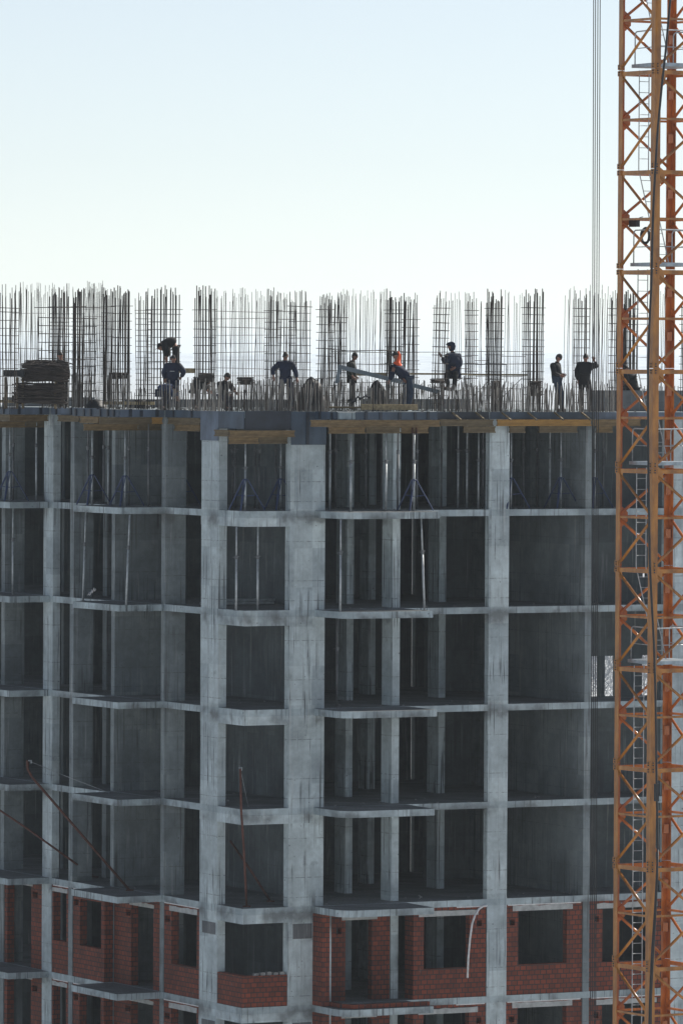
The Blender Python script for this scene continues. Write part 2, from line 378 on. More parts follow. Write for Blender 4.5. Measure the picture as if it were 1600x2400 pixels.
# brick infill of the two lowest storeys in view
BT = .25
for k in (5, 6):
    z0, z1 = FL[k + 1], FL[k] - TS; e = .004; base = 12.0; dz = z0 - base
    def win(x0, x1, yb, yt, r=None, u=None):
        a = sorted((P(x0, r, 2200), P(x1, r, 2200)) if r is not None else (Q(x0, u, 2200), Q(x1, u, 2200)))
        xm = (x0 + x1) / 2
        return (a[0], a[1], zat(xm, yb, r, u) + dz, zat(xm, yt, r, u) + dz)
    def vent(x, y, r=None, u=None): return win(x - 6, x + 6, y + 7, y - 7, r, u)
    def brick(axis, f0, a0, a1, holes, lintels=(), strip=None, top=z1):
        o = part(holewall(axis, f0, f0 + BT, a0, a1, z0 + e, top - e, holes), 'brick_wall', 'brick')
        for l0, l1, h0, h1 in lintels:
            l0, l1 = max(l0, a0 + .01), min(l1, a1 - .01)
            mb = MB(); n = 9
            pp = (lambda a, f, z: (a, f, z)) if axis == 'r' else (lambda a, f, z: (f, a, z))
            lo = [pp(l0 + (l1 - l0) * i / n, f0 - .012, h0) for i in range(n + 1)]; hi = [pp(l0 + (l1 - l0) * i / n, f0 - .012, h1 + random.uniform(-.025, .012)) for i in range(n + 1)]
            lo2 = [pp(l0 + (l1 - l0) * i / n, f0 + BT - .01, h0) for i in range(n + 1)]; hi2 = [pp(l0 + (l1 - l0) * i / n, f0 + BT - .01, h1 - .03) for i in range(n + 1)]
            vs = lo + hi + hi2 + lo2; q = n + 1
            mb.add(vs, [(i + c * q, i + 1 + c * q, i + 1 + ((c + 1) % 4) * q, i + ((c + 1) % 4) * q) for i in range(n) for c in range(4)] + [(0, q, 2 * q, 3 * q), (n, 3 * q + n, 2 * q + n, q + n)])
            mb.obj('lintel', 'lintel', o)
        if strip:
            b0, b1 = strip
            mb = MB(); mb.box(b0, b1, f0 - .02, f0 + .1, top - e - .03, top - e) if axis == 'r' else mb.box(f0 - .02, f0 + .1, b0, b1, top - e - .03, top - e)
            mb.obj('joint_strip', 'white', o)
        return o
    # right face
    u1 = UQ + .03
    d = win(810, 872, 2345, 2157, u=-1.12)
    brick('r', -1.10, 2.76, 5.38, [(d[0], d[1], z0, d[3]), vent(794, 2184, u=-1.1)], [(d[0] - .13, d[1] + .18, d[3], d[3] + .1)])
    part(MB().box(2.4, 2.64, -2.35, UQ - .004, z0 + e, z1 - .02), 'brick_wall', 'brick')
    part(MB().box(2.645, 2.75, -2.25, UQ - .004, z0 + e, z1 - .02), 'wall_pier', 'conc')
    d = win(994, 1101, 2271, 2148, u=UQ)
    brick('r', u1, 5.9, 8.44, [d, vent(1124, 2165, u=UQ)], [(d[0] - .18, d[1] + .3, d[3], d[3] + .17)], (7.4, 8.4))
    part(MB().box(5.9, 5.9 + BT, u1 + BT + .002, -1.12, z0 + e, z1 - e), 'brick_wall', 'brick')
    d = win(1215, 1329, 2260, 2134, u=UQ)
    brick('r', u1, 9.16, 11.85, [d, vent(1201, 2163, u=UQ)], [(d[0] - .2, d[1] + .2, d[3], d[3] + .17)], (9.2, 11.8))
    d = win(1412, 1527, 2253, 2128, u=UQ)
    brick('r', u1, 12.1, 14.84, [d, vent(1398, 2155, u=UQ)], [(d[0] - .2, d[1] + .2, d[3], d[3] + .17)], (12.2, 14.8) if k == 6 else None)
    brick('r', u1, 16.01, 21.9, [])
    # left face
    d = win(400, 459, 2266, 2141, r=0)
    brick('u', .03, 1.19, 3.63, [d, vent(390, 2155, r=0)], [(d[0] - .03, d[1] + .15, d[3], d[3] + .17)], (1.25, 3.6))
    d = win(305, 357, 2330, 2126, r=0)
    brick('u', .03, 3.9, 7.16, [(d[0], d[1], z0, d[3]), vent(298, 2140, r=0)], [(d[0] - .05, d[1] + .1, d[3], d[3] + .13)], (3.9, 4.6))
    part(MB().box(-.3, .026, 7.18, 7.42, z0 + e, z1 - e), 'brick_wall', 'brick')
    d = win(187, 242, 2222, 2112, r=-.3)
    brick('u', -.3, 7.43, 9.45, [d, vent(178, 2115, r=-.3)], [], (7.6, 9.4))
    d = win(125, 155, 2207, 2092, r=-.3)
    brick('u', -.3, 9.75, 10.99, [d], [(d[0] - .1, d[1] + .1, d[3], d[3] + .14)], (9.8, 10.9))
    d = win(17, 73, 2250, 2073, r=-.3)
    brick('u', -.3, 11.71, 14.58, [(d[0], d[1], z0, d[3]), vent(82, 2098, r=-.3)], [(d[0] - .1, d[1] + .3, d[3], d[3] + .12)])
    # brick parapet of the open corner
    part(MB().prism([(.03, -.01), (.03, UQ + .03), (1.55, UQ + .03), (1.55, UQ + .28), (.28, UQ + .28), (.28, -.01)], z0 + .004, z0 + .95), 'brick_parapet', 'brick')
    part(MB().box(-.004, .003, .08, .98, z1 - .72, z1 - .36), 'rough_patch', 'upstand')
    part(MB().box(1.72, 2.38, UQ - .001, UQ + .003, z1 - .78, z1 - .32), 'rough_patch', 'upstand')
    if k == 5:
        mb = MB()
        for i in range(5): mb.box(.45 + i * .22, .6 + i * .22, UQ + .06, UQ + .2, z0 + .95, z0 + 1.02 + .015 * (i % 3))
        part(mb, 'parapet_stones', 'rubble')
    # rounded brick lip along the balcony
    part(MB().prism([(2.66, UQ - .2), (2.66, -2.95), (2.9, -3.4), (5.5, -3.45), (5.5, -3.3), (3, -3.25), (2.8, -2.9), (2.8, UQ - .2)], z0, z0 + .13), 'brick_lip', 'brick')
part(MB().prism([(0.1, UQ + .1), (22, UQ + .1), (22, 8), (6, 8), (6, 22), (0.1, 22)], 0, FL[7] - TS - .004), 'lower_block', 'slab')
# upstand walls on the deck
for r0, r1, u0, u1, h in ((13.2, 21.8, .3, .55, .66), (9.2, 13.1, 7.9, 8.1, .32), (-.2, 3, 14.9, 15.1, .3), (3.1, 9, 12.6, 12.8, .26)):
    part(MB().box(r0, r1, u0, u1, ZD + .002, ZD + h), 'upstand_wall', 'upstand')

# ------------------------------------------------------------------ formwork along the deck edge
def loc_thing(name, label, cat, r, u, z, group, ang=0):
    return thing(name, label, cat, wl(r, u, z), TH + ang, group)
def panel(label, a, b, z0, z1, m, ribs=4, out=1, diag=False):
    (r0, u0), (r1, u1) = a, b; L = math.hypot(r1 - r0, u1 - u0); ang = math.atan2(u1 - u0, r1 - r0)
    T = loc_thing('formwork_panel', label, 'formwork panel', r0, u0, z0, 'plywood edge panels along the deck', ang)
    MB().box(0, L, -.03, -.006, 0, z1 - z0).obj('board', m, T)
    for i in range(ribs):
        x = L * (i + .5) / ribs + random.uniform(-.1, .1)
        if diag: MB().bar((x, -.05, z1 - z0 - .02), (x + .1, -.42, -.02), .07, .04).obj('strut', 'timber2', T)
        else: MB().box(x - .045, x + .045, -.075, -.0305, .01, z1 - z0 + random.uniform(-.02, .03)).obj('batten', 'formdark', T)
    return T
e = .035
panel('dark blue edge panel on the leftmost balcony front', (-1.75, 14.5), (-1.75, 11.2), 29.78, 30.01, 'form', 5)
panel('dark blue edge panel on the side of the leftmost balcony', (-1.75, 11.2), (-.4, 11.2), 29.78, 30.01, 'form2', 2)
panel('pale blue edge panel left of the second balcony', (-.333, 11.1), (-.333, 7.2), 29.78, 30.01, 'form2', 4)
panel('dark edge panel with many battens on the second balcony front', (-1.56, 6.95), (-1.56, 3.68), 29.78, 30.01, 'form', 6)
panel('blue edge panel on the side of the second balcony', (-1.56, 3.68), (-.04, 3.7), 29.78, 30.01, 'form2', 3)
panel('plain blue edge panel left of the corner column', (-.004, 3.6), (-.004, 1.2), 29.78, 30.01, 'form', 2)
panel('pale blue plywood wrapped round the corner column top', (-.004, 1.2), (-.004, -.0), 29.1, 30.0, 'form2', 0)
panel('blue plywood on the left face of the corner beam', (-.004, -.01), (-.004, UQ), 29.48, 30.0, 'form', 0)
panel('tall dark plywood on the front of the corner beam', (0, UQ - .004), (1.55, UQ - .004), 29.45, 30.02, 'formdark', 0)
panel('dark plywood hood round the top of the widest column', (1.56, UQ - .004), (2.76, UQ - .004), 29.0, 30.0, 'form', 1)
panel('blue edge panel on the rounded side of the right balcony', (2.40, -1.75), (2.42, -3.1), 29.78, 30.01, 'form', 2)
panel('long blue edge panel on the front of the right balcony', (2.75, -3.6), (5.55, -3.6), 29.78, 30.01, 'form', 5)
panel('dark edge panel with two slanted struts beside the right balcony', (5.62, UQ - .004), (8.4, UQ - .004), 29.78, 30.0, 'formdark', 3, diag=True)
panel('blue edge panel with slanted struts above the bright yellow beam', (8.45, UQ - .004), (12.1, UQ - .004), 29.78, 30.0, 'form', 4, diag=True)
panel('pale edge panel without struts behind the hoist ropes', (12.15, UQ - .004), (21, UQ - .004), 29.78, 30.0, 'form2', 0)
def hbeam_mesh(L):
    mb = MB(); f, h = .08, .2
    mb.box(0, L, -f / 2, f / 2, 0, .04).box(0, L, -f / 2, f / 2, h - .04, h).box(0.01, L - .01, -.014, .014, .0405, h - .0405)
    return mb
def beam(label, a, b, z, m, ang2=0):
    (r0, u0), (r1, u1) = a, b; L = math.hypot(r1 - r0, u1 - u0); ang = math.atan2(u1 - u0, r1 - r0) + ang2
    T = loc_thing('formwork_beam', label, 'timber beam', r0, u0, z, 'timber formwork beams under the deck', ang)
    mb = hbeam_mesh(L); me = mb
    f, h = .08, .2
    MB().box(0, L, -f / 2, f / 2, 0, .04).obj('lower_flange', m, T)
    MB().box(0, L, -f / 2, f / 2, h - .04, h).obj('upper_flange', m, T)
    MB().box(.012, L - .012, -.015, .015, .0405, h - .0405).obj('web', m, T)
    return T
zu, zl = 29.57, 29.36
def lb(label, x0, x1, r, z, m): return beam(label, (r, P(x0, r, 985)), (r, P(x1, r, 985)), z, m)
def rb(label, x0, x1, u, z, m): return beam(label, (Q(x0, u, 990), u), (Q(x1, u, 990), u), z, m)
lb('weathered upper timber beam under the leftmost balcony', -8, 24, -1.68, zu, 'timber2')
rb('orange-brown upper timber beam running inward under the leftmost balcony', 22, 112, 11.3, zu, 'timber')
rb('lower timber beam with clamped prop under the leftmost balcony', -20, 59, 11.6, zl, 'timber')
rb('thin dark lower timber beam left of the left grey column', 60, 104, 11.9, zl, 'timber2')
lb('short grey upper timber beam left of the second balcony', 137, 186, -.40, zu, 'timber2')
lb('short brown upper timber beam butted to the grey one', 189, 232, -1.50, zu, 'timber')
rb('long grey upper timber beam under the second balcony', 233, 354, 3.78, zu, 'timber2')
rb('short orange upper timber beam end beside the narrow column', 355, 380, 3.76, zu, 'timber3')
rb('pale lower timber beam carried by two clamped props', 196, 323, 4.3, zl, 'timber')
rb('thin brown lower timber beam beside the narrow column', 324, 377, 4.5, zl, 'timber2')
lb('dark upper timber beam left of the corner column', 388, 470, .1, zu, 'timber2')
lb('orange lower timber beam left of the corner column', 410, 470, .3, zl, 'timber')
lb('short upper timber beam end jutting left under the corner', 504, 537, -.12, 29.24, 'timber2')
rb('long upper timber beam under the front of the corner', 538, 690, UQ - .1, 29.235, 'timber')
rb('short orange lower timber beam under the corner', 536, 606, UQ + .05, 29.03, 'timber')
rb('brown lower timber beam under the right part of the corner', 607, 687, UQ + .25, 29.03, 'timber2')
rb('long pale upper timber beam under the right balcony', 728, 1030, -3.55, zu, 'timber')
rb('dull brown upper timber beam left of the broad pillar', 1031, 1155, UQ - .2, zu, 'timber2')
rb('bright yellow upper timber beam above the bay right of the broad pillar', 1164, 1384, UQ - .2, zu, 'timber3')
rb('dull upper timber beam behind the hoist ropes and crane', 1387, 1500, UQ - .2, zu, 'timber')
rb('red-ended lower timber beam nearest the widest column', 770, 855, -3.2, zl, 'timber')
rb('grey lower timber beam in the middle under the right balcony', 857, 937, -3.0, zl, 'timber2')
rb('lower timber beam with pale notched end above the blue tripod', 939, 1003, -2.8, zl, 'timber')
rb('lower timber beam with white end left of the broad pillar', 1085, 1160, UQ - .1, zl, 'timber2')
rb('short lower timber beam just right of the broad pillar', 1193, 1230, UQ - .05, zl, 'timber2')
rb('lower timber beam with pale end under the bright yellow beam', 1262, 1352, UQ + .1, zl, 'timber2')
rb('short olive lower timber beam behind the hoist ropes', 1396, 1435, UQ + .1, zl, 'timber')

# ------------------------------------------------------------------ shoring props
def prop_meshes():
    d = {}
    for nm, m in (('prop', 'prop'), ('propdk', 'propdk')):
        d[nm + 'o'] = MB().tube([(0, 0, .012), (0, 0, 1.72)], .034, 10).mesh('outer_tube', m, True)
        d[nm + 'i'] = MB().tube([(0, 0, 1.7), (0, 0, 2.7)], .025, 10).mesh('inner_tube', m, True)
    d['plate'] = MB().box(-.06, .06, -.06, .06, 0, .012).mesh('base_plate', 'propdk')
    d['collar'] = MB().tube([(0, 0, 1.66), (0, 0, 1.78)], .048, 10).tube([(-.13, 0, 1.72), (.1, 0, 1.75)], .012, 6).mesh('collar', 'propdk')
    d['fork'] = MB().box(-.07, .07, -.05, .05, 2.7, 2.712).box(-.07, -.062, -.05, .05, 2.712, 2.9).box(.062, .07, -.05, .05, 2.712, 2.9).mesh('fork_head', 'rust')
    mb = MB()
    for a in (0, 2.2, 4.2):
        c, s = math.cos(a), math.sin(a)
        for o_ in (-.03, .03):
            mb.tube([(c * .07 - s * o_, s * .07 + c * o_, .95), (c * .62 - s * o_ * .3, s * .62 + c * o_ * .3, .02)], .016, 6)
        mb.tube([(c * .05, s * .05, .45), (c * .34, s * .34, .48)], .014, 6)
    mb.tube([(0.05 * math.cos(i), .05 * math.sin(i), .95) for i in range(6)], .02, 5, True)
    d['tripod'] = mb.mesh('tripod', 'blue')
    return d
PM = prop_meshes()
ORD = ['first', 'second', 'third', 'fourth', 'fifth', 'sixth', 'seventh', 'eighth', 'ninth', 'tenth', 'eleventh', 'twelfth']
def prop(label, x, r, u, z0, h, dark=False, tri=False, fork=False, lean=0.0, spin=0.0):
    if r is None: r = Q(x, u, 1100)
    elif u is None: u = P(x, r, 1100)
    T = loc_thing('shoring_prop', label, 'shoring prop', r, u, z0, 'steel shoring props')
    s = (h - (.2 if fork else 0)) / 2.7; k = 'propdk' if dark else 'prop'
    T.rotation_euler = (0, lean, TH + spin)
    for nm, key in (('outer_tube', k + 'o'), ('inner_tube', k + 'i'), ('collar', 'collar'), ('base_plate', 'plate')): link(nm, PM[key], T, scale=(1, 1, s))
    if fork: link('fork_head', PM['fork'], T, scale=(1, 1, s))
    if tri: link('tripod', PM['tripod'], T, rot=(0, 0, -TH + .3))
    return T
zt = FL[1]
bays = {
 'in the leftmost top-storey bay': [(23, -1.5, None, 0, 1, 1), (31, -.8, None, 1, 0, 0), (85, -.5, None, 0, 0, 0)],
 'in the top-storey bay above the chipped balcony slab': [(206, -1.0, None, 1, 0, 0), (216, -1.3, None, 0, 1, 1), (243, .2, None, 1, 0, 0), (254, -.2, None, 0, 0, 0), (293, -1.0, None, 0, 1, 1), (302, -.1, None, 1, 0, 0), (348, -.3, None, 1, 0, 0)],
 'in the narrow top-storey bay left of the corner column': [(426, .9, None, 0, 1, 1), (438, 2.0, None, 1, 0, 0)],
 'in the top-storey corner bay between the two big columns': [(545, None, .9, 1, 0, 0), (552, None, 1.6, 1, 0, 0), (575, None, -1.3, 0, 1, 1), (598, None, 1.5, 1, 0, 0), (607, None, .3, 1, 0, 0), (646, None, 1.8, 1, 0, 0), (658, None, -.9, 0, 1, 1)],
 'in the top-storey bay right of the widest column': [(773, None, -1.5, 0, 0, 0), (787, None, .3, 1, 0, 0), (822, None, -3.0, 0, 0, 1), (857, None, 0, 1, 0, 0), (895, None, .5, 1, 0, 0), (904, None, -2.7, 0, 0, 1), (932, None, -2.2, 1, 0, 0), (970, None, -2.9, 0, 1, 1), (977, None, -1.0, 1, 0, 0)],
 'in the top-storey bay left of the broad pillar': [(1034, None, .6, 1, 0, 0), (1073, None, -.2, 0, 0, 0), (1094, None, -.6, 0, 0, 0), (1121, None, -1.2, 0, 0, 1), (1131, None, 0, 1, 0, 0)],
 'in the top-storey bay right of the broad pillar': [(1197, None, -1.3, 0, 1, 1), (1226, None, .6, 1, 0, 0), (1258, None, 1.2, 1, 0, 0), (1288, None, -.4, 0, 0, 0), (1314, None, -1.0, 0, 1, 1)],
 'in the top-storey bay behind the hoist ropes': [(1393, None, -1.2, 0, 1, 0), (1413, None, -.4, 1, 0, 0)],
}
for bay, lst in bays.items():
    for i, (x, r, u, dk, tri, fk) in enumerate(lst):
        pre = 'steel prop' if len(lst) > 1 else 'steel prop'
        hh = (29.36 if fk else 29.8) - zt
        if 'corner bay' in bay and fk: hh = 29.03 - zt
        if fk: hh += .2
        prop(f"{ORD[i]} steel prop from the left {bay}", x, r, u, zt, hh, dk, tri, fk, 0, random.uniform(0, 6) if not fk else 0)
z2 = FL[2]
prop('grey steel prop standing in the leftmost second-storey bay', 31, -1.2, None, z2, 2.78)
prop('slightly leaning prop on the left second-storey balcony, beside the slim pier', 196, -1.2, None, z2, 2.78, lean=.03)
prop('leaning prop over the chipped slab edge on the second storey', 297, -1.45, None, z2, 2.78, lean=.04)
prop('left one of two pale props in the second-storey corner opening', 555, None, -1.45, z2, 2.52)
prop('right one of two pale props in the second-storey corner opening', 605, None, -1.45, z2, 2.52)
prop('upright pale prop on the rounded second-storey balcony', 799, None, -3.3, z2, 2.78)
prop('leaning pale prop at the right end of the rounded second-storey balcony', 996, None, -3.3, z2, 2.78, lean=-.045)
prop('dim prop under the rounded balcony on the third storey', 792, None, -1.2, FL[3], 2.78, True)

# ------------------------------------------------------------------ reinforcement standing on the deck
def barmesh(r, sway, seed, n=5):
    rr = random.Random(seed); p = [(0, 0, 0)]
    for i in range(1, 7): p.append((p[-1][0] + rr.uniform(-sway, sway), p[-1][1] + rr.uniform(-sway, sway), i / 6))
    return MB().tube(p, r, n).mesh('bar', 'rebar')
BARS = {'thick': [barmesh(.0165, .008, i) for i in range(5)], 'mid': [barmesh(.011, .01, 10 + i) for i in range(5)], 'thin': [barmesh(.0075, .014, 20 + i) for i in range(6)]}
SHORT = []
for i in range(6):
    me = barmesh(.013, .006, 40 + i); me.materials[0] = MAT['rebar2' if i % 3 else 'rebar']; SHORT.append(me)
def cage(label, x0, x1, D, yt, ytie, kind='col', nx=6, ny=4, size='thick', pitch=.25, ties=True, lean=0.0, tiesize=.009, wu=None, z0=ZD, low=False, name='rebar_cage', cat='rebar cage', group='rebar cages standing on the deck'):
    W = (x1 - x0) * D / F
    if kind == 'col': wr = W * .78; wu = max(.16, min(.8, (W - wr * .883) / .469))
    else: wu = wu if wu is not None else .18; wr = max(.1, (W - wu * .469) / .883)
    p = deck((x0 + x1) / 2, D, z0)
    T = thing(name, label, cat, p, TH, group)
    H = ztop(yt, D) - z0; HT = ztop(ytie, D) - z0
    T.rotation_euler = (0, lean, TH)
    pts = []
    for i in range(nx):
        a = -wr / 2 + wr * i / max(1, nx - 1)
        if kind == 'bars': pts.append((a, random.uniform(-.05, .05)))
        else: pts += [(a, -wu / 2), (a, wu / 2)]
    if kind == 'col':
        for j in range(1, ny - 1):
            b_ = -wu / 2 + wu * j / (ny - 1); pts += [(-wr / 2, b_), (wr / 2, b_)]
    for a, b_ in pts:
        tl = random.uniform(-.010, .010) if kind == 'col' else random.uniform(-.026, .026)
        link('bar', random.choice(BARS[size]), T, (a + random.uniform(-.015, .015), b_ + random.uniform(-.015, .015), 0),
             (random.uniform(-.01, .01), tl, random.uniform(0, 6)), (1, 1, H * random.uniform(.90, 1.03)))
    if ties:
        ex = .05
        q = [(-wr / 2 - ex, -wu / 2 - .02, 0), (wr / 2 + ex, -wu / 2 - .02, 0), (wr / 2 + ex, wu / 2 + .02, 0), (-wr / 2 - ex, wu / 2 + .02, 0)]
        me = MB().tube(q, tiesize, 4, True).mesh('tie', 'rebar')
        z = .25; top = HT if not low else .75
        while z < top:
            link('tie', me, T, (0, 0, z + random.uniform(-.02, .02)), (random.uniform(-.015, .015), random.uniform(-.02, .02), 0)); z += pitch
        if not low: link('tie', me, T, (0, 0, HT + .1), (0, random.uniform(-.04, .04), 0), (1.15, 1, 1))
    return T
cage('dark column cage at the far left edge of the deck', -30, 38, 197, 676, 733, 'wall', 13, size='mid')
cage('pale thin wall mesh behind the left end of the rebar pile', 36, 96, 210, 672, 745, 'wall', 15, size='thin', pitch=.55, tiesize=.006)
cage('wide wall mesh with heavy level bars behind the rebar pile', 94, 220, 203, 674, 731, 'wall', 17, size='thin', pitch=.26, tiesize=.012)
cage('dense column cage rising from behind the right end of the rebar pile', 118, 158, 206, 675, 730, 'col', 6, 4)
cage('narrow dense cage between the rebar pile and the pale mesh', 170, 194, 205, 686, 729, 'col', 5, 4)
cage('pale fine wall mesh left of the dense twin cages', 200, 243, 211, 668, 734, 'wall', 15, size='thin', pitch=.27, tiesize=.006)
cage('left one of the dense twin cages left of the first sky gap', 240, 263, 203, 683, 729, 'col', 5, 4)
cage('right one of the dense twin cages beside the first sky gap', 265, 304, 204, 676, 727, 'col', 6, 5)
cage('square-meshed light cage just right of the first sky gap', 321, 350, 199, 686, 737, 'wall', 6, size='mid', pitch=.17, tiesize=.008)
cage('dense cage behind the bent-over worker', 347, 419, 202, 678, 735, 'col', 8, 4)
cage('dense cage beside the second sky gap, above the hunched black coat', 456, 501, 197, 677, 735, 'col', 6, 4)
cage('wide airy wall mesh behind the worker in the black beanie', 498, 626, 203, 682, 739, 'wall', 21, size='thin', pitch=.26, tiesize=.006)
cage('dense cage left of the worker with spread arms', 623, 655, 199, 680, 736, 'col', 6, 4, size='mid')
cage('fine mesh cage right behind the worker with spread arms', 654, 688, 201, 690, 738, 'wall', 9, size='thin', pitch=.26)
cage('tall light cage at the left side of the third sky gap', 680, 724, 198, 684, 726, 'wall', 8, size='mid', pitch=.25, lean=-.004)
cage('fine-meshed cage at the right side of the third sky gap', 742, 776, 198, 692, 733, 'wall', 9, size='mid', pitch=.24, lean=.012)
cage('pale mesh cage left of the worker in the olive jacket', 772, 808, 202, 690, 751, 'wall', 10, size='mid', pitch=.25)
cage('curtain of thin loose bars behind the worker in the olive jacket', 790, 906, 208, 680, 832, 'bars', 34, size='thin', pitch=.3)
cage('dense dark cage behind the worker in the orange hood', 904, 946, 199, 681, 733, 'col', 6, 5)
cage('lighter cage right of the worker in the orange hood', 944, 977, 201, 692, 755, 'wall', 9, size='mid', pitch=.26)
cage('slender leaning cage left of the hooded worker on the plank', 1012, 1043, 197, 686, 728, 'col', 4, 3, size='mid', lean=.028)
cage('thin loose bars directly behind the hooded worker', 1050, 1096, 210, 684, 840, 'bars', 10, size='thin', pitch=.35)
cage('narrow cage right of the hooded worker', 1092, 1115, 202, 690, 733, 'col', 4, 3, size='mid')
cage('few thin bars between the two cages right of the hooded worker', 1117, 1139, 210, 684, 850, 'bars', 4, size='thin', pitch=.4)
cage('dense cage with rusty heart above the broad pillar', 1140, 1175, 199, 682, 728, 'col', 6, 4)
cage('sparse thin bars above the bright yellow beam', 1178, 1224, 208, 684, 840, 'bars', 9, size='thin', pitch=.4)
cage('dense cage left of the worker looking at his hands', 1226, 1270, 200, 681, 726, 'col', 6, 4)
cage('tall loose bars right of the worker looking at his hands', 1318, 1347, 200, 672, 900, 'bars', 7, size='thin', ties=False, lean=.01)
cage('cage standing behind the worker with the raised arm', 1346, 1377, 203, 676, 727, 'col', 5, 3, size='mid')
cage('tall loose leaning bars beside the raised arm', 1380, 1427, 199, 672, 900, 'bars', 14, size='thin', ties=False, lean=.006)
cage('cage half hidden by the left leg of the crane', 1428, 1451, 200, 684, 727, 'col', 5, 3, size='mid')
cage('dense cage seen through the crane mast above the dark coat', 1458, 1489, 203, 682, 727, 'col', 6, 4)
cage('loose thin bars seen through the right half of the crane mast', 1536, 1558, 205, 674, 900, 'bars', 5, size='thin', ties=False)
cage('cage at the right edge of the photo beyond the crane mast', 1594, 1640, 201, 690, 724, 'col', 6, 4, size='mid')

# stirrups still lying in a pack round the foot of a cage
def pack(label, x0, x1, D, y0, y1, n=12):
    W = (x1 - x0) * D / F; wr = W * .8; wu = (W - wr * .883) / .469
    p = deck((x0 + x1) / 2, D); p.z = ztop(y1, D); h = ztop(y0, D) - p.z
    T = thing('stirrup_pack', label, 'stirrup pack', p, TH, 'packs of stirrups round cages')
    me = MB().tube([(-wr / 2, -wu / 2, 0), (wr / 2, -wu / 2, 0), (wr / 2, wu / 2, 0), (-wr / 2, wu / 2, 0)], .012, 4, True).mesh('stirrup', 'rebar')
    for i in range(n): link('stirrup', me, T, (random.uniform(-.02, .02), random.uniform(-.02, .02), h * (i + .5) / n), (random.uniform(-.04, .04), random.uniform(-.04, .04), random.uniform(-.04, .04)))
pack('wide stirrup pack round the dense twin cages', 254, 302, 201.5, 876, 890, 12)
pack('stirrup pack round the cage beside the hunched black coat', 466, 500, 196, 876, 896, 16)
pack('stirrup pack right of the worker in the black beanie', 556, 594, 200, 885, 902, 14)
pack('stirrup pack low on the slender leaning cage', 1008, 1040, 196.5, 887, 896, 8)
pack('tall stirrup pack on the dense cage with rusty heart', 1150, 1172, 198.5, 890, 930, 24)
pack('stirrup pack on the cage left of the worker looking at his hands', 1240, 1268, 199.5, 890, 925, 22)

# rows of short starter bars cast into the slab
def starters(label, x0, x1, D0, D1, n, y0, y1):
    p0, p1 = deck(x0, D0), deck(x1, D1)
    T = thing('starter_bar_row', label, 'starter bars', (p0 + p1) / 2, 0, 'rows of starter bars')
    for i in range(n):
        f = (i + random.uniform(.1, .9)) / n; D = D0 + (D1 - D0) * f
        p = p0.lerp(p1, f) - (p0 + p1) / 2; p.y += random.uniform(-.35, .35); p.z = 0
        link('bar', random.choice(SHORT), T, p, (random.gauss(0, .03), random.gauss(0, .045), random.uniform(0, 6)), (1, 1, max(.2, ztop(random.uniform(y0, y1), D) - ZD)))
    return T
starters('sparse pale starter bars in front of the rebar pile', 96, 165, 203, 201, 14, 880, 905)
starters('pale starter bars right of the rebar pile', 168, 218, 203, 202, 20, 872, 905)
starters('starter bars below the dense twin cages', 240, 304, 200.5, 199, 22, 870, 905)
starters('short starter bars below the first sky gap', 306, 346, 200, 199, 7, 908, 925)
starters('starter bars in front of the crouching worker in blue', 370, 445, 196.5, 196, 26, 888, 918)
starters('starter bars in front of the hunched black coat', 440, 505, 194.4, 194.2, 28, 884, 915)
starters('tilted starter bars in front of the worker in the black beanie', 500, 575, 193.8, 193.9, 34, 886, 920)
starters('starter bars right of the worker in the black beanie', 572, 640, 193.8, 194.0, 38, 888, 915)
starters('thick grove of starter bars below the worker with spread arms', 630, 700, 193.6, 193.8, 46, 886, 912)
starters('starter bars in front of the black tarpaulin heap', 695, 770, 193.8, 194.2, 46, 885, 912)
starters('starter bars behind the timber baulk, left of the orange hood', 770, 870, 196, 197, 46, 885, 912)
starters('starter bars under the worker in the orange hood', 868, 950, 195, 196, 30, 890, 915)
starters('starter bars under the end of the grey steel channel', 965, 1040, 198.5, 199, 40, 885, 915)
starters('starter bars below the hooded worker on the plank', 1030, 1120, 196, 196.5, 52, 888, 915)
starters('starter bars above the broad pillar', 1118, 1200, 196.3, 197, 44, 890, 915)
starters('starter bars above the left half of the bright yellow beam', 1196, 1285, 196.6, 197.2, 40, 892, 918)
starters('starter bars round the feet of the worker looking at his hands', 1280, 1345, 197.2, 197.6, 30, 892, 920)
starters('starter bars round the feet of the worker with the raised arm', 1340, 1440, 197.5, 198, 36, 888, 920)
starters('starter bars behind the concrete upstand, seen through the crane', 1475, 1600, 203, 204, 22, 895, 914)

# ------------------------------------------------------------------ loose things on the deck
def world_obj(mb, name, label, cat, m, group=None, smooth=False):
    return tag(mb.obj(name, m, None, smooth), label, cat, group)
def longbar(name, label, cat, pts, r, m, group=None, n=6): return world_obj(MB().tube(pts, r, n), name, label, cat, m, group, True)
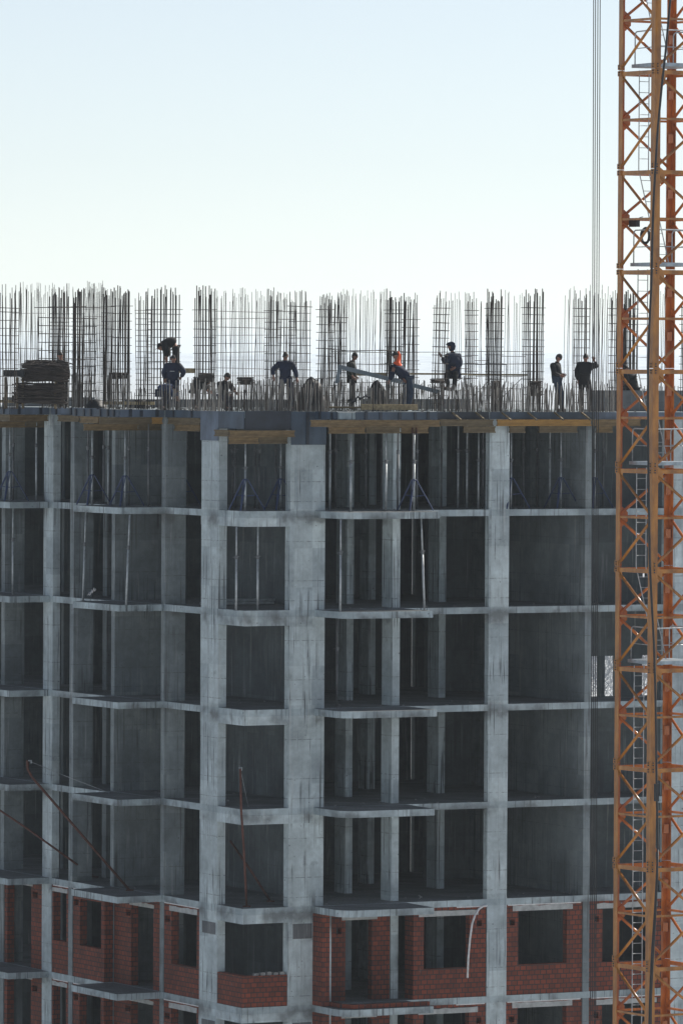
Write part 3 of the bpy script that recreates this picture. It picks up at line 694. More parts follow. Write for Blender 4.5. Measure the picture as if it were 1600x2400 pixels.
# pile of cut bars on a trestle
p = deck(85, 199)
T = thing('rebar_pile', 'tangled pile of cut bars heaped on trestles at left', 'rebar pile', p, 0)
def lx(x, D=199): return (x - 85) * D / F
def lz(y, D=199): return ztop(y, D) - ZD
for nm, x0, x1, y0, y1, n in (('upper_heap', 52, 160, 850, 898, 260), ('lower_heap', 32, 155, 904, 950, 230)):
    mb = MB(); rr = random.Random(n)
    for i in range(n):
        f = rr.random(); zc = lz(y1) + .03 + (lz(y0) - lz(y1)) * f * (0.8 + .2 * rr.random()); sh = .5 * f * f
        a = lx(x0) + rr.uniform(-.05, .35 + sh); b_ = lx(x1) - rr.uniform(-.05, .35 + sh); y = rr.uniform(-.45, .45)
        mid = (a + b_) / 2; mb.tube([(a, y + rr.uniform(-.1, .1), zc + rr.uniform(-.06, .06)), (mid, y, zc + rr.uniform(-.03, .05)), (b_, y + rr.uniform(-.1, .1), zc + rr.uniform(-.06, .06))], rr.choice((.014, .018, .024)), 4)
    if nm == 'upper_heap':
        for i in range(30):
            x = lx(rr.uniform(55, 130)); mb.tube([(x, rr.uniform(-.3, .3), lz(858)), (x + rr.uniform(.1, .3), 0, lz(rr.uniform(846, 853))), (x + rr.uniform(.4, .7), 0, lz(858))], .01, 4)
    mb.obj(nm, 'rebar', T)
MB().box(lx(10), lx(58), -.5, .5, lz(887), lz(871)).obj('crate', 'tarp', T)
for x in (13, 40, 54, 130): MB().box(lx(x) - .03, lx(x) + .03, -.3, .3, 0, lz(888)).obj('trestle', 'timber2', T)
def board(label, x0, x1, D, z0, h, m='plank', dep=.25, name='plank', tilt=0.0):
    a, b_ = deck(x0, D), deck(x1, D + tilt)
    o = MB(); L = (b_ - a).length
    o.box(0, L, -dep / 2, dep / 2, 0, h); q = o.obj(name, m)
    q.location = (a.x, a.y, z0); q.rotation_euler = (random.uniform(-.01, .01), 0, math.atan2(b_.y - a.y, b_.x - a.x))
    return tag(q, label, 'plank', 'planks and boards lying on the deck')
board('thick grey board lying in front of the rebar pile', -20, 101, 202, ZD + .16, .09)
board('weathered yellowish board left of the bent-over worker', 241, 362, 200.5, ZD + .13, .1)
board('plank end sticking out behind the worker in the navy jacket', 394, 456, 199.3, ztop(876, 199.3), .15, 'plank', .45)
board('yellow timber baulk with sunlit top below the orange hood', 846, 978, 195, ZD + .06, .17, 'plank', .2)
board('low dark plank with sunlit edge left of the yellow baulk', 758, 846, 195.5, ZD + .1, .05, 'timber2', .5)
board('long thin scaffold board the hooded worker sits on', 940, 1094, 198.5, ztop(877, 198.5), .055, 'plank', .4)
board('long thin scaffold board running right behind the cages', 1096, 1234, 200.5, ztop(878, 200.5), .055, 'plank', .35)
board('long dim board far back behind the orange hood', 820, 905, 205, ztop(880, 205), .1, 'timber2', .3)
# scaffold trestle under the boards
T = thing('scaffold_trestle', 'thin steel trestle with braces carrying the scaffold boards', 'trestle', deck(1110, 199.5), 0)
zb = ztop(879, 199.5) - ZD
for x in (-1.9, -.35, .55, 1.5): MB().tube([(x, -.15, 0), (x + .04, -.15, zb)], .018, 6).obj('leg', 'propdk', T)
for a, b_ in ((-1.9, -.35), (-.35, .55), (.55, 1.5)): MB().tube([(a, -.15, .1), (b_, -.15, zb - .05)], .011, 5).obj('brace', 'propdk', T)
MB().tube([(-.9, -.2, ztop(851, 199.5) - ZD), (1.0, -.2, ztop(852, 199.5) - ZD)], .013, 5).obj('hand_rail', 'propdk', T)
for x in (-.9, 1.0): MB().tube([(x, -.2, zb - .2), (x, -.2, ztop(851, 199.5) - ZD)], .012, 5).obj('post', 'propdk', T)
# long bars laid level through the cages
def span(label, pts, D, r=.011):
    return longbar('long_rebar', label, 'rebar', [at(x, y, D + k * .3) for k, (x, y) in enumerate(pts)], r, 'rebar', 'long level bars threaded through the cages')
span('sagging long bar from the third sky gap to the orange hood', [(763, 817), (830, 823), (900, 820), (935, 823)], 197.5)
span('upper long bar crossing behind the orange hood', [(800, 822), (880, 821), (960, 825), (1060, 825)], 199)
span('long level bar running right behind the hooded worker', [(1035, 825), (1160, 823), (1273, 824)], 198)
span('shorter bar at chest height behind the orange hood', [(890, 852), (985, 853)], 202, .008)
# cranked steel channel
T = thing('steel_channel', 'pale grey steel channel lying aslant, cranked at its upper end', 'steel channel', at(910, 890, 197.2), 0)
o0 = at(910, 890, 197.2)
def rel(x, y, D): return at(x, y, D) - o0
MB().bar(rel(798, 860, 197), rel(912, 888, 196.9), .07, .13).obj('upper_web', 'channel', T)
MB().bar(rel(908, 887, 197.3), rel(1026, 918, 198.4), .07, .12).obj('lower_web', 'channel', T)
MB().bar(rel(797, 855, 197), rel(789, 898, 197), .1, .12, (1, 0, 0)).obj('crank', 'channel', T)
# heaps under black tarpaulin
def heap(label, x0, x1, y0, D, seed, m='tarp', peak=.5):
    rr = random.Random(seed); p = deck((x0 + x1) / 2, D); W = (x1 - x0) * D / F; H = ztop(y0, D) - ZD
    n, k = 16, 8; vs = []; fs = []
    for j in range(k + 1):
        f = j / k
        for i in range(n):
            a = 2 * math.pi * i / n; r_ = math.cos(f * math.pi / 2) ** .7 * (1 + .13 * math.sin(3 * a + seed) + rr.uniform(-.07, .07)) if j < k else 0
            vs.append((W / 2 * (1 - f) ** .42 * (1 + .12 * math.sin(5 * a + seed) + rr.uniform(-.14, .14)) * math.cos(a) + (peak - .5) * W * f, .4 * W * (1 - f) ** .42 * math.sin(a) * (1 + rr.uniform(-.14, .14)), H * f * (1 + rr.uniform(-.1, .1)) if j < k else H))
    for j in range(k):
        for i in range(n): fs.append((j * n + i, j * n + (i + 1) % n, (j + 1) * n + (i + 1) % n, (j + 1) * n + i))
    o = MB().add(vs, fs).obj('tarpaulin_heap', m, None, True); o.location = p
    return tag(o, label, 'tarpaulin heap', 'dark heaps under tarpaulin')
heap('black tarpaulin heap with a small peak at the third sky gap', 698, 766, 882, 197, 3, peak=.45)
heap('dark heap under the grey channel, left of the orange hood', 856, 912, 889, 198, 5, 'blackclo')
heap('low dark heap at the right foot of the rebar pile', 200, 250, 938, 202, 8)
heap('low dark heap in front of the first sky gap', 300, 352, 938, 202.5, 9)
# crumpled sheet
def sheet(label, x0, x1, y0, y1, D, m, seed):
    rr = random.Random(seed); a = at(x0, y1, D); b_ = at(x1, y0, D); nx, ny = 9, 4; vs = []; fs = []
    for j in range(ny + 1):
        for i in range(nx + 1):
            p = a.lerp(b_, i / nx); vs.append((p.x, p.y + (j / ny - .5) * .9, p.z + rr.uniform(0, .1) + .05 * math.sin(i * 2)))
    for j in range(ny):
        for i in range(nx): q = j * (nx + 1) + i; fs.append((q, q + 1, q + nx + 2, q + nx + 1))
    o = MB().add(vs, fs).obj('crumpled_sheet', m, None, True); md = o.modifiers.new('s', 'SOLIDIFY'); md.thickness = .012
    return tag(o, label, 'sheet')
sheet('glossy dark crumpled sheet catching the sun beside the yellow baulk', 815, 868, 931, 944, 196, 'tarp', 2)
sheet('white crumpled rag on the second-storey floor above the chipped slab', 207, 224, 1384, 1396, 197, 'white', 4)
# rubble on deck and slab edges
mb = MB(); rr = random.Random(5)
def stone(c, s):
    v = [Vector((x, y, z)) * s * rr.uniform(.5, 1.1) + c for x, y, z in ((-1, -1, 0), (1, -1, 0), (1, 1, 0), (-1, 1, 0), (-.6, -.6, .9), (.6, -.6, .9), (.6, .6, .9), (-.6, .6, .9))]
    mb.add(v, [(3, 2, 1, 0), (4, 5, 6, 7), (0, 1, 5, 4), (1, 2, 6, 5), (2, 3, 7, 6), (3, 0, 4, 7)])
for i in range(420):
    r_ = rr.choice((rr.uniform(-.2, 5), rr.uniform(0, 14))); u_ = rr.uniform(UQ + .1, 1) if r_ > .3 and rr.random() < .5 else rr.uniform(.5, 12)
    stone(wl(max(.05, r_), u_, ZD), rr.uniform(.015, .06))
for k in range(1, 6):
    for i in range(60):
        if rr.random() < .5: r_, u_ = rr.uniform(.3, 3), rr.uniform(1.5, 11)
        else: r_, u_ = rr.uniform(3, 14), rr.uniform(UQ + .05, .4)
        if r_ > 12 and u_ > .4: continue
        stone(wl(r_, u_, FL[k]), rr.uniform(.015, .05))
o = mb.obj('rubble', 'rubble'); o['kind'] = 'stuff'; o['label'] = 'crumbs of concrete rubble scattered over deck and floors'; o['category'] = 'rubble'
# bundle of pipes on the second storey
T = thing('pipe_bundle', 'bundle of short grey pipes with round ends on the second-storey floor', 'pipes', wl(.9, 2.6, FL[2]), TH)
me = MB().tube([(0, 0, 0), (2.2, 0, 0)], .045, 10, cap=False).mesh('pipe', 'prop')
for i in range(11): link('pipe', me, T, (random.uniform(-.1, .1), -.28 + .1 * (i % 6) + (.05 if i > 5 else 0), .05 + .09 * (i // 6) + (.09 if i in (2, 3) else 0)), (0, 0, random.uniform(-.05, .05)))

# ------------------------------------------------------------------ davit poles and hose on the face
def davit(label, pts, r, wire=None, wl_=None):
    o0 = Vector(pts[-1]); T = thing('rusty_pole', label, 'steel pole', o0, 0, 'rusty poles leaning out of the building')
    MB().tube([Vector(p) - o0 for p in pts], r, 8).obj('tube', 'rust', T, True)
    MB().box(-.12, .12, -.12, .12, -.01, .03).obj('foot', 'rust', T)
    if wire:
        MB().tube([Vector(p) - o0 for p in wire], .009, 5).obj('wire', 'galv', T)
        q = Vector(wire[0]) - o0; MB().tube([q + Vector((-.05, 0, .02)), q + Vector((.05, 0, .03)), q + Vector((.04, 0, -.06))], .022, 6).obj('shackle', 'galv', T)
def onface(x, y, r): return wl(r, P(x, r, y), zat(x, y, r=r))
def onfaceq(x, y, u): return wl(Q(x, u, y), u, zat(x, y, u=u))
def onfloor(x, y, z): r_, u_ = onz(x, y, z); return wl(r_, u_, z)
davit('long rusty pole slanting from the chipped-slab balcony up to the left, bent at the top', [onface(64, 1783, -2.6), onface(65, 1803, -2.5), onface(75, 1822, -2.4), onfloor(304, 2088, 15)], .042,
      [onface(70, 1785, -2.6), onface(150, 1818, -1.4), onfloor(256, 1859, 18)])
davit('rusty pole crossing the left columns to the inner floor edge', [onface(-30, 1880, -1.9), onface(60, 1940, -1.5), onface(160, 2012, -.75), onfloor(222, 2057, 15)], .035)
davit('upright rusty pole with a stay wire on the open corner', [onfaceq(563, 1803, UQ - .3), onfaceq(565, 1900, UQ - .1), onfaceq(571, 1990, UQ + .1), onfloor(578, 2126, 15)], .036,
      [onfaceq(563, 1802, UQ - .3), onfloor(582, 1892, 18)])
davit('flaking rusty pole leaning inside the open corner', [onfaceq(540, 1972, 1.2), onfaceq(590, 2045, .2), onfloor(634, 2114, 15)], .036)
hz = [onfaceq(x, y, UQ - .06 - .12 * i) for i, (x, y) in enumerate(((1140, 2124), (1131, 2125), (1122, 2131), (1113, 2145), (1106, 2165)))] + [onfaceq(x, y, UQ - .5) for x, y in ((1101, 2200), (1097, 2245), (1095, 2293))]
longbar('hose', 'white hose hanging in a curve beside the brick window', 'hose', hz, .032, 'white', n=8)

# ------------------------------------------------------------------ tower crane
def boxm(mb, x0, x1, y0, y1, z0, z1, mis):
    x0, x1 = min(x0, x1), max(x0, x1); y0, y1 = min(y0, y1), max(y0, y1)
    v = [(x0, y0, z0), (x1, y0, z0), (x1, y1, z0), (x0, y1, z0), (x0, y0, z1), (x1, y0, z1), (x1, y1, z1), (x0, y1, z1)]
    for f, m_ in zip([(3, 2, 1, 0), (4, 5, 6, 7), (0, 1, 5, 4), (1, 2, 6, 5), (2, 3, 7, 6), (3, 0, 4, 7)], mis):
        mb.add([v[i] for i in f], [(0, 1, 2, 3)], m_)
ex = Vector((.519, -.854, 0)).normalized(); CR = math.atan2(ex.y, ex.x); ey = Vector((-ex.y, ex.x, 0))
S_ = 1.887; H_ = 232.3 * 186.3 / F; DL = 186.3
L0 = at(1441.8, 1327, DL); CL = Vector((L0.x, L0.y, 0))
K = thing('tower_crane', 'tall orange lattice mast of a tower crane at the right edge of the photo', 'tower crane', CL, CR)
def cl(p): d = Vector(p) - CL; return Vector((d.dot(ex), d.dot(ey), p[2]))      # world point to crane space
fl_, tk = .2, .018; SEC = {}
CN = [(0, 0, 1, 1), (S_, 0, -1, 1), (0, S_, 1, -1), (S_, S_, -1, -1)]
for n, (cx, cy, sx, sy) in enumerate(CN):
    mb = MB(); i_, o_ = 1, 0
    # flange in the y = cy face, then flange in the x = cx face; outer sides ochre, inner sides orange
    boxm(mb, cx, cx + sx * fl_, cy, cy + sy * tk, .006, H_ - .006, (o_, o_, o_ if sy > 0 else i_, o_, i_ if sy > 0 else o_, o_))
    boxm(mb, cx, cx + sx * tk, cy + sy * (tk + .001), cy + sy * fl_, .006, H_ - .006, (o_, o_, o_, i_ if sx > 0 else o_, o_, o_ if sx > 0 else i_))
    SEC['chord', n] = mb.mesh('chord', ['paint', 'paint2'])
    mb = MB()
    mb.prism([(cx - sx * .022, cy - sy * .022), (cx + sx * fl_ * .8, cy - sy * .022), (cx + sx * fl_ * .8, cy - sy * .001), (cx - sx * .001, cy - sy * .001), (cx - sx * .001, cy + sy * fl_ * .8), (cx - sx * .022, cy + sy * fl_ * .8)], 0, .15)
    SEC['sleeve', n] = mb.mesh('joint_sleeve', 'paint')
    mb = MB()
    for z in (.06, .13, H_ - .13, H_ - .06):
        mb.tube([(cx + sx * .07, cy - sy * .021, z), (cx + sx * .07, cy - sy * .05, z)], .022, 6); mb.tube([(cx - sx * .021, cy + sy * .07, z), (cx - sx * .05, cy + sy * .07, z)], .022, 6)
    SEC['bolts', n] = mb.mesh('bolts', 'black')
h2 = H_ / 2; g = .03; Sg = S_ - g
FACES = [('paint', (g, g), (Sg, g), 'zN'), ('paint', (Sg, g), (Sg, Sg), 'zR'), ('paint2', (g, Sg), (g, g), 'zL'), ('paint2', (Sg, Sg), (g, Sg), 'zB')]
for n, (m_, a, b_, _) in enumerate(FACES):
    A, Bq = Vector((*a, 0)), Vector((*b_, 0)); d = (Bq - A).normalized(); nn = Vector((d.y, -d.x, 0)); ins = nn * -.02
    A2, B2 = A + d * .14 + ins, Bq - d * .14 + ins
    SEC['top', n] = MB().bar(A2 + Vector((0, 0, H_ - .10)), B2 + Vector((0, 0, H_ - .10)), .07, .12).mesh('horizontal_brace', m_)
    SEC['mid', n] = MB().bar(A2 + Vector((0, 0, h2)), B2 + Vector((0, 0, h2)), .06, .065).mesh('horizontal_brace', m_)
    off = nn * -.012
    SEC['up', n] = MB().tube([A + d * .12 + off + Vector((0, 0, H_ - .2)), Bq - d * .1 + off + Vector((0, 0, h2 + .08))], .042, 12).mesh('diagonal_brace', m_, True)
    SEC['dn', n] = MB().tube([Bq - d * .1 + off + Vector((0, 0, h2 - .08)), A + d * .12 + off + Vector((0, 0, .1))], .042, 12).mesh('diagonal_brace', m_, True)
    mb = MB(); e_ = nn * -.004
    def plate(c, w_, hgt):
        for z0, z1, w0, w1 in ((-hgt, -hgt * .45, w_ * .45, w_), (-hgt * .45, hgt * .45, w_, w_), (hgt * .45, hgt, w_, w_ * .45)):
            pts = [c + d * x + Vector((0, 0, z)) + e_ * q for q in (0, 3) for x, z in ((0, z0), (w0, z0), (w1, z1), (0, z1))]
            mb.add(pts, [(0, 1, 2, 3), (7, 6, 5, 4), (0, 4, 5, 1), (1, 5, 6, 2), (2, 6, 7, 3), (3, 7, 4, 0)])
    if n < 2:
        plate(A + Vector((0, 0, H_ - .2)), .36 if n else .26, .26 if n else .16); SEC['corner', n] = mb.mesh('corner_plate', m_); mb = MB()
    dd = d; d = -d
    plate(Bq + Vector((0, 0, h2)), .36 if n == 2 else .24, .29); d = dd
    SEC['plate', n] = mb.mesh('gusset_plate', m_)
mb = MB().box(.05, .16, S_ - .17, S_ - .06, 0, .26)
SEC['br'] = mb.mesh('bracket', 'paint2')
for i in range(-6, 7):
    sec = bpy.data.objects.new('mast_section', None); C.objects.link(sec); sec.parent = K; sec.location = (0, 0, L0.z + (i - 1) * H_)
    for n in range(4):
        for key, nm in (('chord', 'chord'), ('bolts', 'bolts'), ('top', 'horizontal_brace'), ('mid', 'horizontal_brace'), ('up', 'diagonal_brace'), ('dn', 'diagonal_brace'), ('plate', 'gusset_plate')):
            link(nm, SEC[key, n], sec)
    for z in (.28, .72): link('bracket', SEC['br'], sec, (0, 0, H_ * z))
    for n in (0, 1): link('corner_plate', SEC['corner', n], sec)
    for n in range(4):
        for z in (.02, H_ - .17): link('joint_sleeve', SEC['sleeve', n], sec, (0, 0, z))
def jz(i): return L0.z + i * H_
# platforms with rails
pm = MB().prism([(.16, .34), (S_ - .1, .1), (S_ - .1, S_ - .12), (.25, S_ - .12)], 0, .1)
pm_d = pm.mesh('deck_plate', 'deckgrey')
def rail_mesh():
    mb = MB(); c = [(.22, .42), (S_ - .16, .16), (S_ - .16, S_ - .22), (.36, S_ - .22)]
    for a, b_ in ((0, 1), (1, 2), (2, 3)):
        A, Bq = Vector((*c[a], 0)), Vector((*c[b_], 0)); d = (Bq - A).normalized()
        mb.tube([A + Vector((0, 0, .08)), A + Vector((0, 0, .95)), A + d * .04 + Vector((0, 0, 1.02)), A + d * .12 + Vector((0, 0, 1.05)), Bq - d * .12 + Vector((0, 0, 1.05)), Bq - d * .04 + Vector((0, 0, 1.02)), Bq + Vector((0, 0, .95)), Bq + Vector((0, 0, .08))], .02, 6)
        mb.tube([A + Vector((0, 0, .56)), Bq + Vector((0, 0, .56))], .014, 5)
    return mb
rail = rail_mesh().mesh('guard_rail', 'galv', True)
for i in (-1, 1, 3, 5):
    pf = bpy.data.objects.new('platform', None); C.objects.link(pf); pf.parent = K; pf.location = (0, 0, jz(i) + .08)
    link('deck_plate', pm_d, pf); link('guard_rail', rail, pf)
def ladder(p0, p1, wd=Vector((0, .34, 0))):
    p0, p1 = Vector(p0), Vector(p1); mb = MB()
    for o_ in (0, 1): mb.tube([p0 + wd * o_, p1 + wd * o_], .017, 6)
    L = (p1 - p0).length; n = int(L / .3)
    for k in range(1, n): q = p0.lerp(p1, k / n); mb.tube([q, q + wd], .01, 5)
    return mb.obj('ladder', 'galv', K)
for p_ in (5, 3, 1):
    ladder((.45, .42, jz(p_)), (.45, .42, jz(p_ - 1)))
    ladder((.45, .42, jz(p_ - 1)), (.7, 1.0, jz(p_ - 2) + .12))
ladder((.45, .42, jz(6)), (.7, 1.0, jz(5) + .12))
ladder((.45, .38, jz(-1)), (.45, .38, jz(-6)))
# cables, lamp, coil, hoist ropes
def cable(pts, D, r=.028): MB().tube([cl(at(x, y, D)) for x, y in pts], r, 7).obj('power_cable', 'black', K, True)
cable([(1577, -90), (1570, 0), (1559, 122), (1550, 205), (1541, 300), (1536, 380), (1531, 470), (1528, 560), (1526, 660), (1521, 760), (1518, 870), (1518, 1000), (1519, 1100), (1522, 1320), (1527, 1420), (1532, 1510), (1535, 1610), (1537, 1720), (1538, 1830), (1541, 1990), (1539, 2050), (1534, 2140), (1527, 2240), (1523, 2330), (1520, 2440)], 184.55, .034)
cable([(1541, 1992), (1540, 2060), (1536, 2150), (1530, 2250), (1526, 2340), (1525, 2440)], 184.45, .022)
mb = MB(); q0 = cl(at(1538, 1850, 184.5)); mb.box(q0.x - .06, q0.x + .06, q0.y - .05, q0.y + .05, q0.z - .35, q0.z + .15); mb.obj('cable_connector', 'black', K)
q0 = cl(at(1486, 523, 186.2)); T2 = MB().box(q0.x - .2, q0.x + .2, q0.y - .06, q0.y + .06, q0.z - .1, q0.z + .1).obj('floodlight', 'black', K)
MB().tube([(q0.x + .15, q0.y, q0.z + .1), (q0.x + .22, q0.y + .05, q0.z + .17), (q0.x + .3, q0.y + .1, q0.z + .19)], .012, 5).obj('bracket', 'black', T2)
mb = MB(); rr = random.Random(3); q0 = cl(at(1511, 553, 186.4)); dx = Vector((.524, .852, 0))
for k in range(9):
    ph = rr.uniform(0, 6); a_, b_ = rr.uniform(.09, .15), rr.uniform(.17, .25); of = Vector((rr.uniform(-.03, .03), rr.uniform(-.04, .04), rr.uniform(-.04, .04)))
    mb.tube([q0 + of + dx * (a_ * math.cos(t + ph)) + Vector((0, 0, b_ * math.sin(t + ph))) for t in [i * 2 * math.pi / 16 for i in range(16)]], .011, 5, True)
mb.obj('cable_coil', 'black', K, True)
for i, x in enumerate((1386.3, 1391, 1397, 1403)):
    a = at(x, 100, 188 + .25 * i); xe = (1385.5, 1389.5, 1393.5, 1397)[i]; b_ = at(xe, 2350, 188 + .1 * i)
    MB().tube([cl(Vector((a.x, a.y, 56))), cl(Vector((b_.x, b_.y, 4)))], .014, 6).obj('hoist_rope', 'black', K)

# ------------------------------------------------------------------ people
def skin_mesh(verts, edges, rad, root=0, sub=2):
    me = bpy.data.meshes.new('s'); me.from_pydata([tuple(v) for v in verts], edges, [])
    o = bpy.data.objects.new('s', me); C.objects.link(o)
    o.modifiers.new('k', 'SKIN'); me.skin_vertices or None
    if not me.skin_vertices:
        bpy.context.view_layer.objects.active = o; bpy.context.view_layer.update()
    sv = me.skin_vertices[0].data
    for i, r_ in enumerate(rad): sv[i].radius = (r_, r_) if not isinstance(r_, tuple) else r_; sv[i].use_root = (i == root)
    ms = o.modifiers.new('u', 'SUBSURF'); ms.levels = ms.render_levels = sub
    dg = bpy.context.evaluated_depsgraph_get(); ev = o.evaluated_get(dg); m2 = ev.to_mesh()
    v = [tuple(p.co) for p in m2.vertices]; f = [tuple(p.vertices) for p in m2.polygons]; ev.to_mesh_clear()
    bpy.data.objects.remove(o); bpy.data.meshes.remove(me)
    return v, f
def sphere(n=14, k=10):
    vs = [(0, 0, 1)]; fs = []
    for j in range(1, k):
        for i in range(n): a, b_ = math.pi * j / k, 2 * math.pi * i / n; vs.append((math.sin(a) * math.cos(b_), math.sin(a) * math.sin(b_), math.cos(a)))
    vs.append((0, 0, -1))
    for i in range(n): fs.append((0, 1 + i, 1 + (i + 1) % n)); fs.append((len(vs) - 1, 1 + (k - 2) * n + (i + 1) % n, 1 + (k - 2) * n + i))
    for j in range(k - 2):
        for i in range(n): q = 1 + j * n; fs.append((q + i, q + n + i, q + n + (i + 1) % n, q + (i + 1) % n))
    return vs, fs
def head_geo():
    vs, fs = sphere(18, 14); out = []
    for x, y, z in vs:
        X, Y, Z = x * .076, y * .096, z * .118
        if z < -.1: k_ = 1 + .28 * (z + .1); X *= k_; Y *= 1 + .12 * (z + .1)
        if y > .75 and -.35 < z < .12 and abs(x) < .32: Y += .022 * (1 - abs(x) / .32)
        if y > .6 and z < -.75: Y += .012
        if abs(x) > .9 and abs(y) < .35 and -.3 < z < .2: X *= 1.16
        if y > .6 and .05 < z < .25 and .2 < abs(x) < .6: Y -= .006
        out.append((X, Y, Z))
    return out, fs
HEAD = head_geo()
def basis(fwd):
    f = Vector(fwd).normalized(); s = f.cross(Vector((0, 0, 1)))
    if s.length < 1e-3: s = Vector((1, 0, 0))
    s.normalize(); return Matrix((s, f, s.cross(f))).transposed()
def person(label, D, J, face, cloth, coat=None, headwear='cap', hwcol='blackclo', scale=1.0, stripe=None, on=None, hoodcol=None, orange=False, bulk=1.08):
    base = at(J['pelvis'][0], 945, D); base.z = ZD if on is None else on
    T = thing('person', label, 'person', base, 0, 'workers on the deck')
    def w3(k): x, y, *d = J[k]; p = at(x, y, D + (d[0] if d else 0)); return p - base
    j = {k: w3(k) for k in J}
    if on is None:
        for q in 'LR':
            if J['an' + q][1] >= 935:
                j['an' + q].z = .10
                if 905 <= J['kn' + q][1] <= 923: j['kn' + q].z = (j['hip' + q].z + .10) / 2 + .02
    names = ['pelvis', 'belly', 'chest', 'neck', 'skull']
    if 'belly' not in j: j['belly'] = j['pelvis'].lerp(j['chest'], .5)
    j['skull'] = j['head']
    V = [j[n] for n in names]; E_ = [(0, 1), (1, 2), (2, 3), (3, 4)]; Rr = [.085, .09, .11, .055, .06]
    for s in 'LR':
        i = len(V); V += [j['sh' + s], j['el' + s], j['wr' + s]]; Rr += [.06, .045, .032]; E_ += [(2, i), (i, i + 1), (i + 1, i + 2)]
        i = len(V); V += [j['hip' + s], j['kn' + s], j['an' + s]]; Rr += [.065, .055, .042]; E_ += [(0, i), (i, i + 1), (i + 1, i + 2)]
        d = j['an' + s] - j['kn' + s]; toe = j['an' + s] + Vector((face[0] * .17, face[1] * .17, -.05)); i2 = len(V); V.append(toe); Rr.append(.035); E_.append((i + 2, i2))
    v, f = skin_mesh(V, E_, Rr)
    mb = MB().add(v, f)
    hb = basis(face); hv, hf = HEAD
    mb.add([j['head'] + hb @ Vector(p) for p in hv], hf)
    for s in 'LR':                                   # hands: palm, four unequal curled fingers, thumb from the side
        d = (j['wr' + s] - j['el' + s]).normalized(); sd_ = d.cross(Vector((0, 1, .2))).normalized(); nn = sd_.cross(d); wv = j['wr' + s]
        mb.tube([wv - d * .02, wv + d * .03, wv + d * .075, wv + d * .095], [.028, .038, .04, .03], 8)
        for q, ln in ((-.03, .062), (-.01, .078), (.011, .072), (.031, .055)):
            a = wv + d * .085 + sd_ * q; mb.tube([a, a + d * ln * .5, a + d * ln * .8 + nn * ln * .35, a + d * ln * .75 + nn * ln * .75], [.0095, .009, .0085, .007], 6)
        a = wv + d * .03 + sd_ * -.035; mb.tube([a, a + d * .03 - sd_ * .03, a + d * .06 - sd_ * .035 + nn * .02], [.011, .0105, .008], 6)
    mb.obj('body', 'skin', T, True)
    for sx in (-.03, .03):
        sv_, sf = sphere(8, 6); MB().add([j['head'] + hb @ (Vector((sx, .083, .018)) + Vector(p) * .011) for p in sv_], sf).obj('eye', 'hair', T, True)
    if orange:
        bk = -Vector((face[0], face[1], 0)).normalized(); hd, nk = j['head'], j['neck']
        MB().tube([hd + bk * .075 + Vector((0, 0, .13)), hd + bk * .105 + Vector((0, 0, .04)), hd + bk * .10 + Vector((0, 0, -.07)), nk + bk * .045 + Vector((0, 0, -.02)), nk.lerp(j['chest'], .5) + bk * .06 + Vector((0, -.05, 0)), j['chest'] + bk * .05 + Vector((0, -.10, -.0))], [.025, .05, .062, .09, .115, .07], 10).obj('hood', 'orange', T, True)
    # jacket
    hem = coat or .0
    V = [j['pelvis'], j['belly'], j['chest'], j['neck'] - (j['neck'] - j['chest']) * .25]; Rr = [.165 * bulk, .17 * bulk, .185 * bulk, .095]; E_ = [(0, 1), (1, 2), (2, 3)]
    if hem:
        V.append(j['pelvis'] + Vector((0, 0, -hem))); Rr.append(.185 * bulk); E_.append((0, 4))
    for s in 'LR':
        i = len(V); a = j['wr' + s] - (j['wr' + s] - j['el' + s]).normalized() * .03
        V += [j['sh' + s], j['el' + s], a]; Rr += [.10 * bulk, .08 * bulk, .062]; E_ += [(2, i), (i, i + 1), (i + 1, i + 2)]
    v, f = skin_mesh(V, E_, Rr); jk = MB().add(v, f).obj('jacket', cloth[0], T, True)
    if stripe:
        c = j['chest'].lerp(j['belly'], .4); MB().tube([c + Vector((.195 * math.cos(t), .18 * math.sin(t), 0)) for t in [i * 2 * math.pi / 14 for i in range(14)]], .014, 5, True).obj('reflective_band', 'reflect', jk)
    # collar
    c = j['neck'] - (j['neck'] - j['chest']).normalized() * .02
    MB().tube([c - (j['neck'] - j['chest']).normalized() * .03, c + (j['neck'] - j['chest']).normalized() * .03], [.085, .075], 10).obj('collar', 'orange' if orange else cloth[0], jk, True)
    V = [j['pelvis'].lerp(j['belly'], .15)]; Rr = [.135]; E_ = []
    for s in 'LR':
        i = len(V); V += [j['hip' + s], j['kn' + s], j['an' + s] + (j['kn' + s] - j['an' + s]).normalized() * .05]; Rr += [.108, .09, .078]; E_ += [(0, i), (i, i + 1), (i + 1, i + 2)]
    v, f = skin_mesh(V, E_, Rr); MB().add(v, f).obj('trousers', cloth[1], T, True)
    for s in 'LR':
        a = j['an' + s]; toe = a + Vector((face[0] * .19, face[1] * .19, -.06)); MB().tube([a + Vector((0, 0, .1)), a + Vector((0, 0, -.01)), a.lerp(toe, .5) + Vector((0, 0, -.035)), toe], [.062, .062, .055, .04], 8).obj('boot', 'boot', T, True)
    sv_, sf = sphere(16, 12); up_ = hb @ Vector((0, 0, 1))
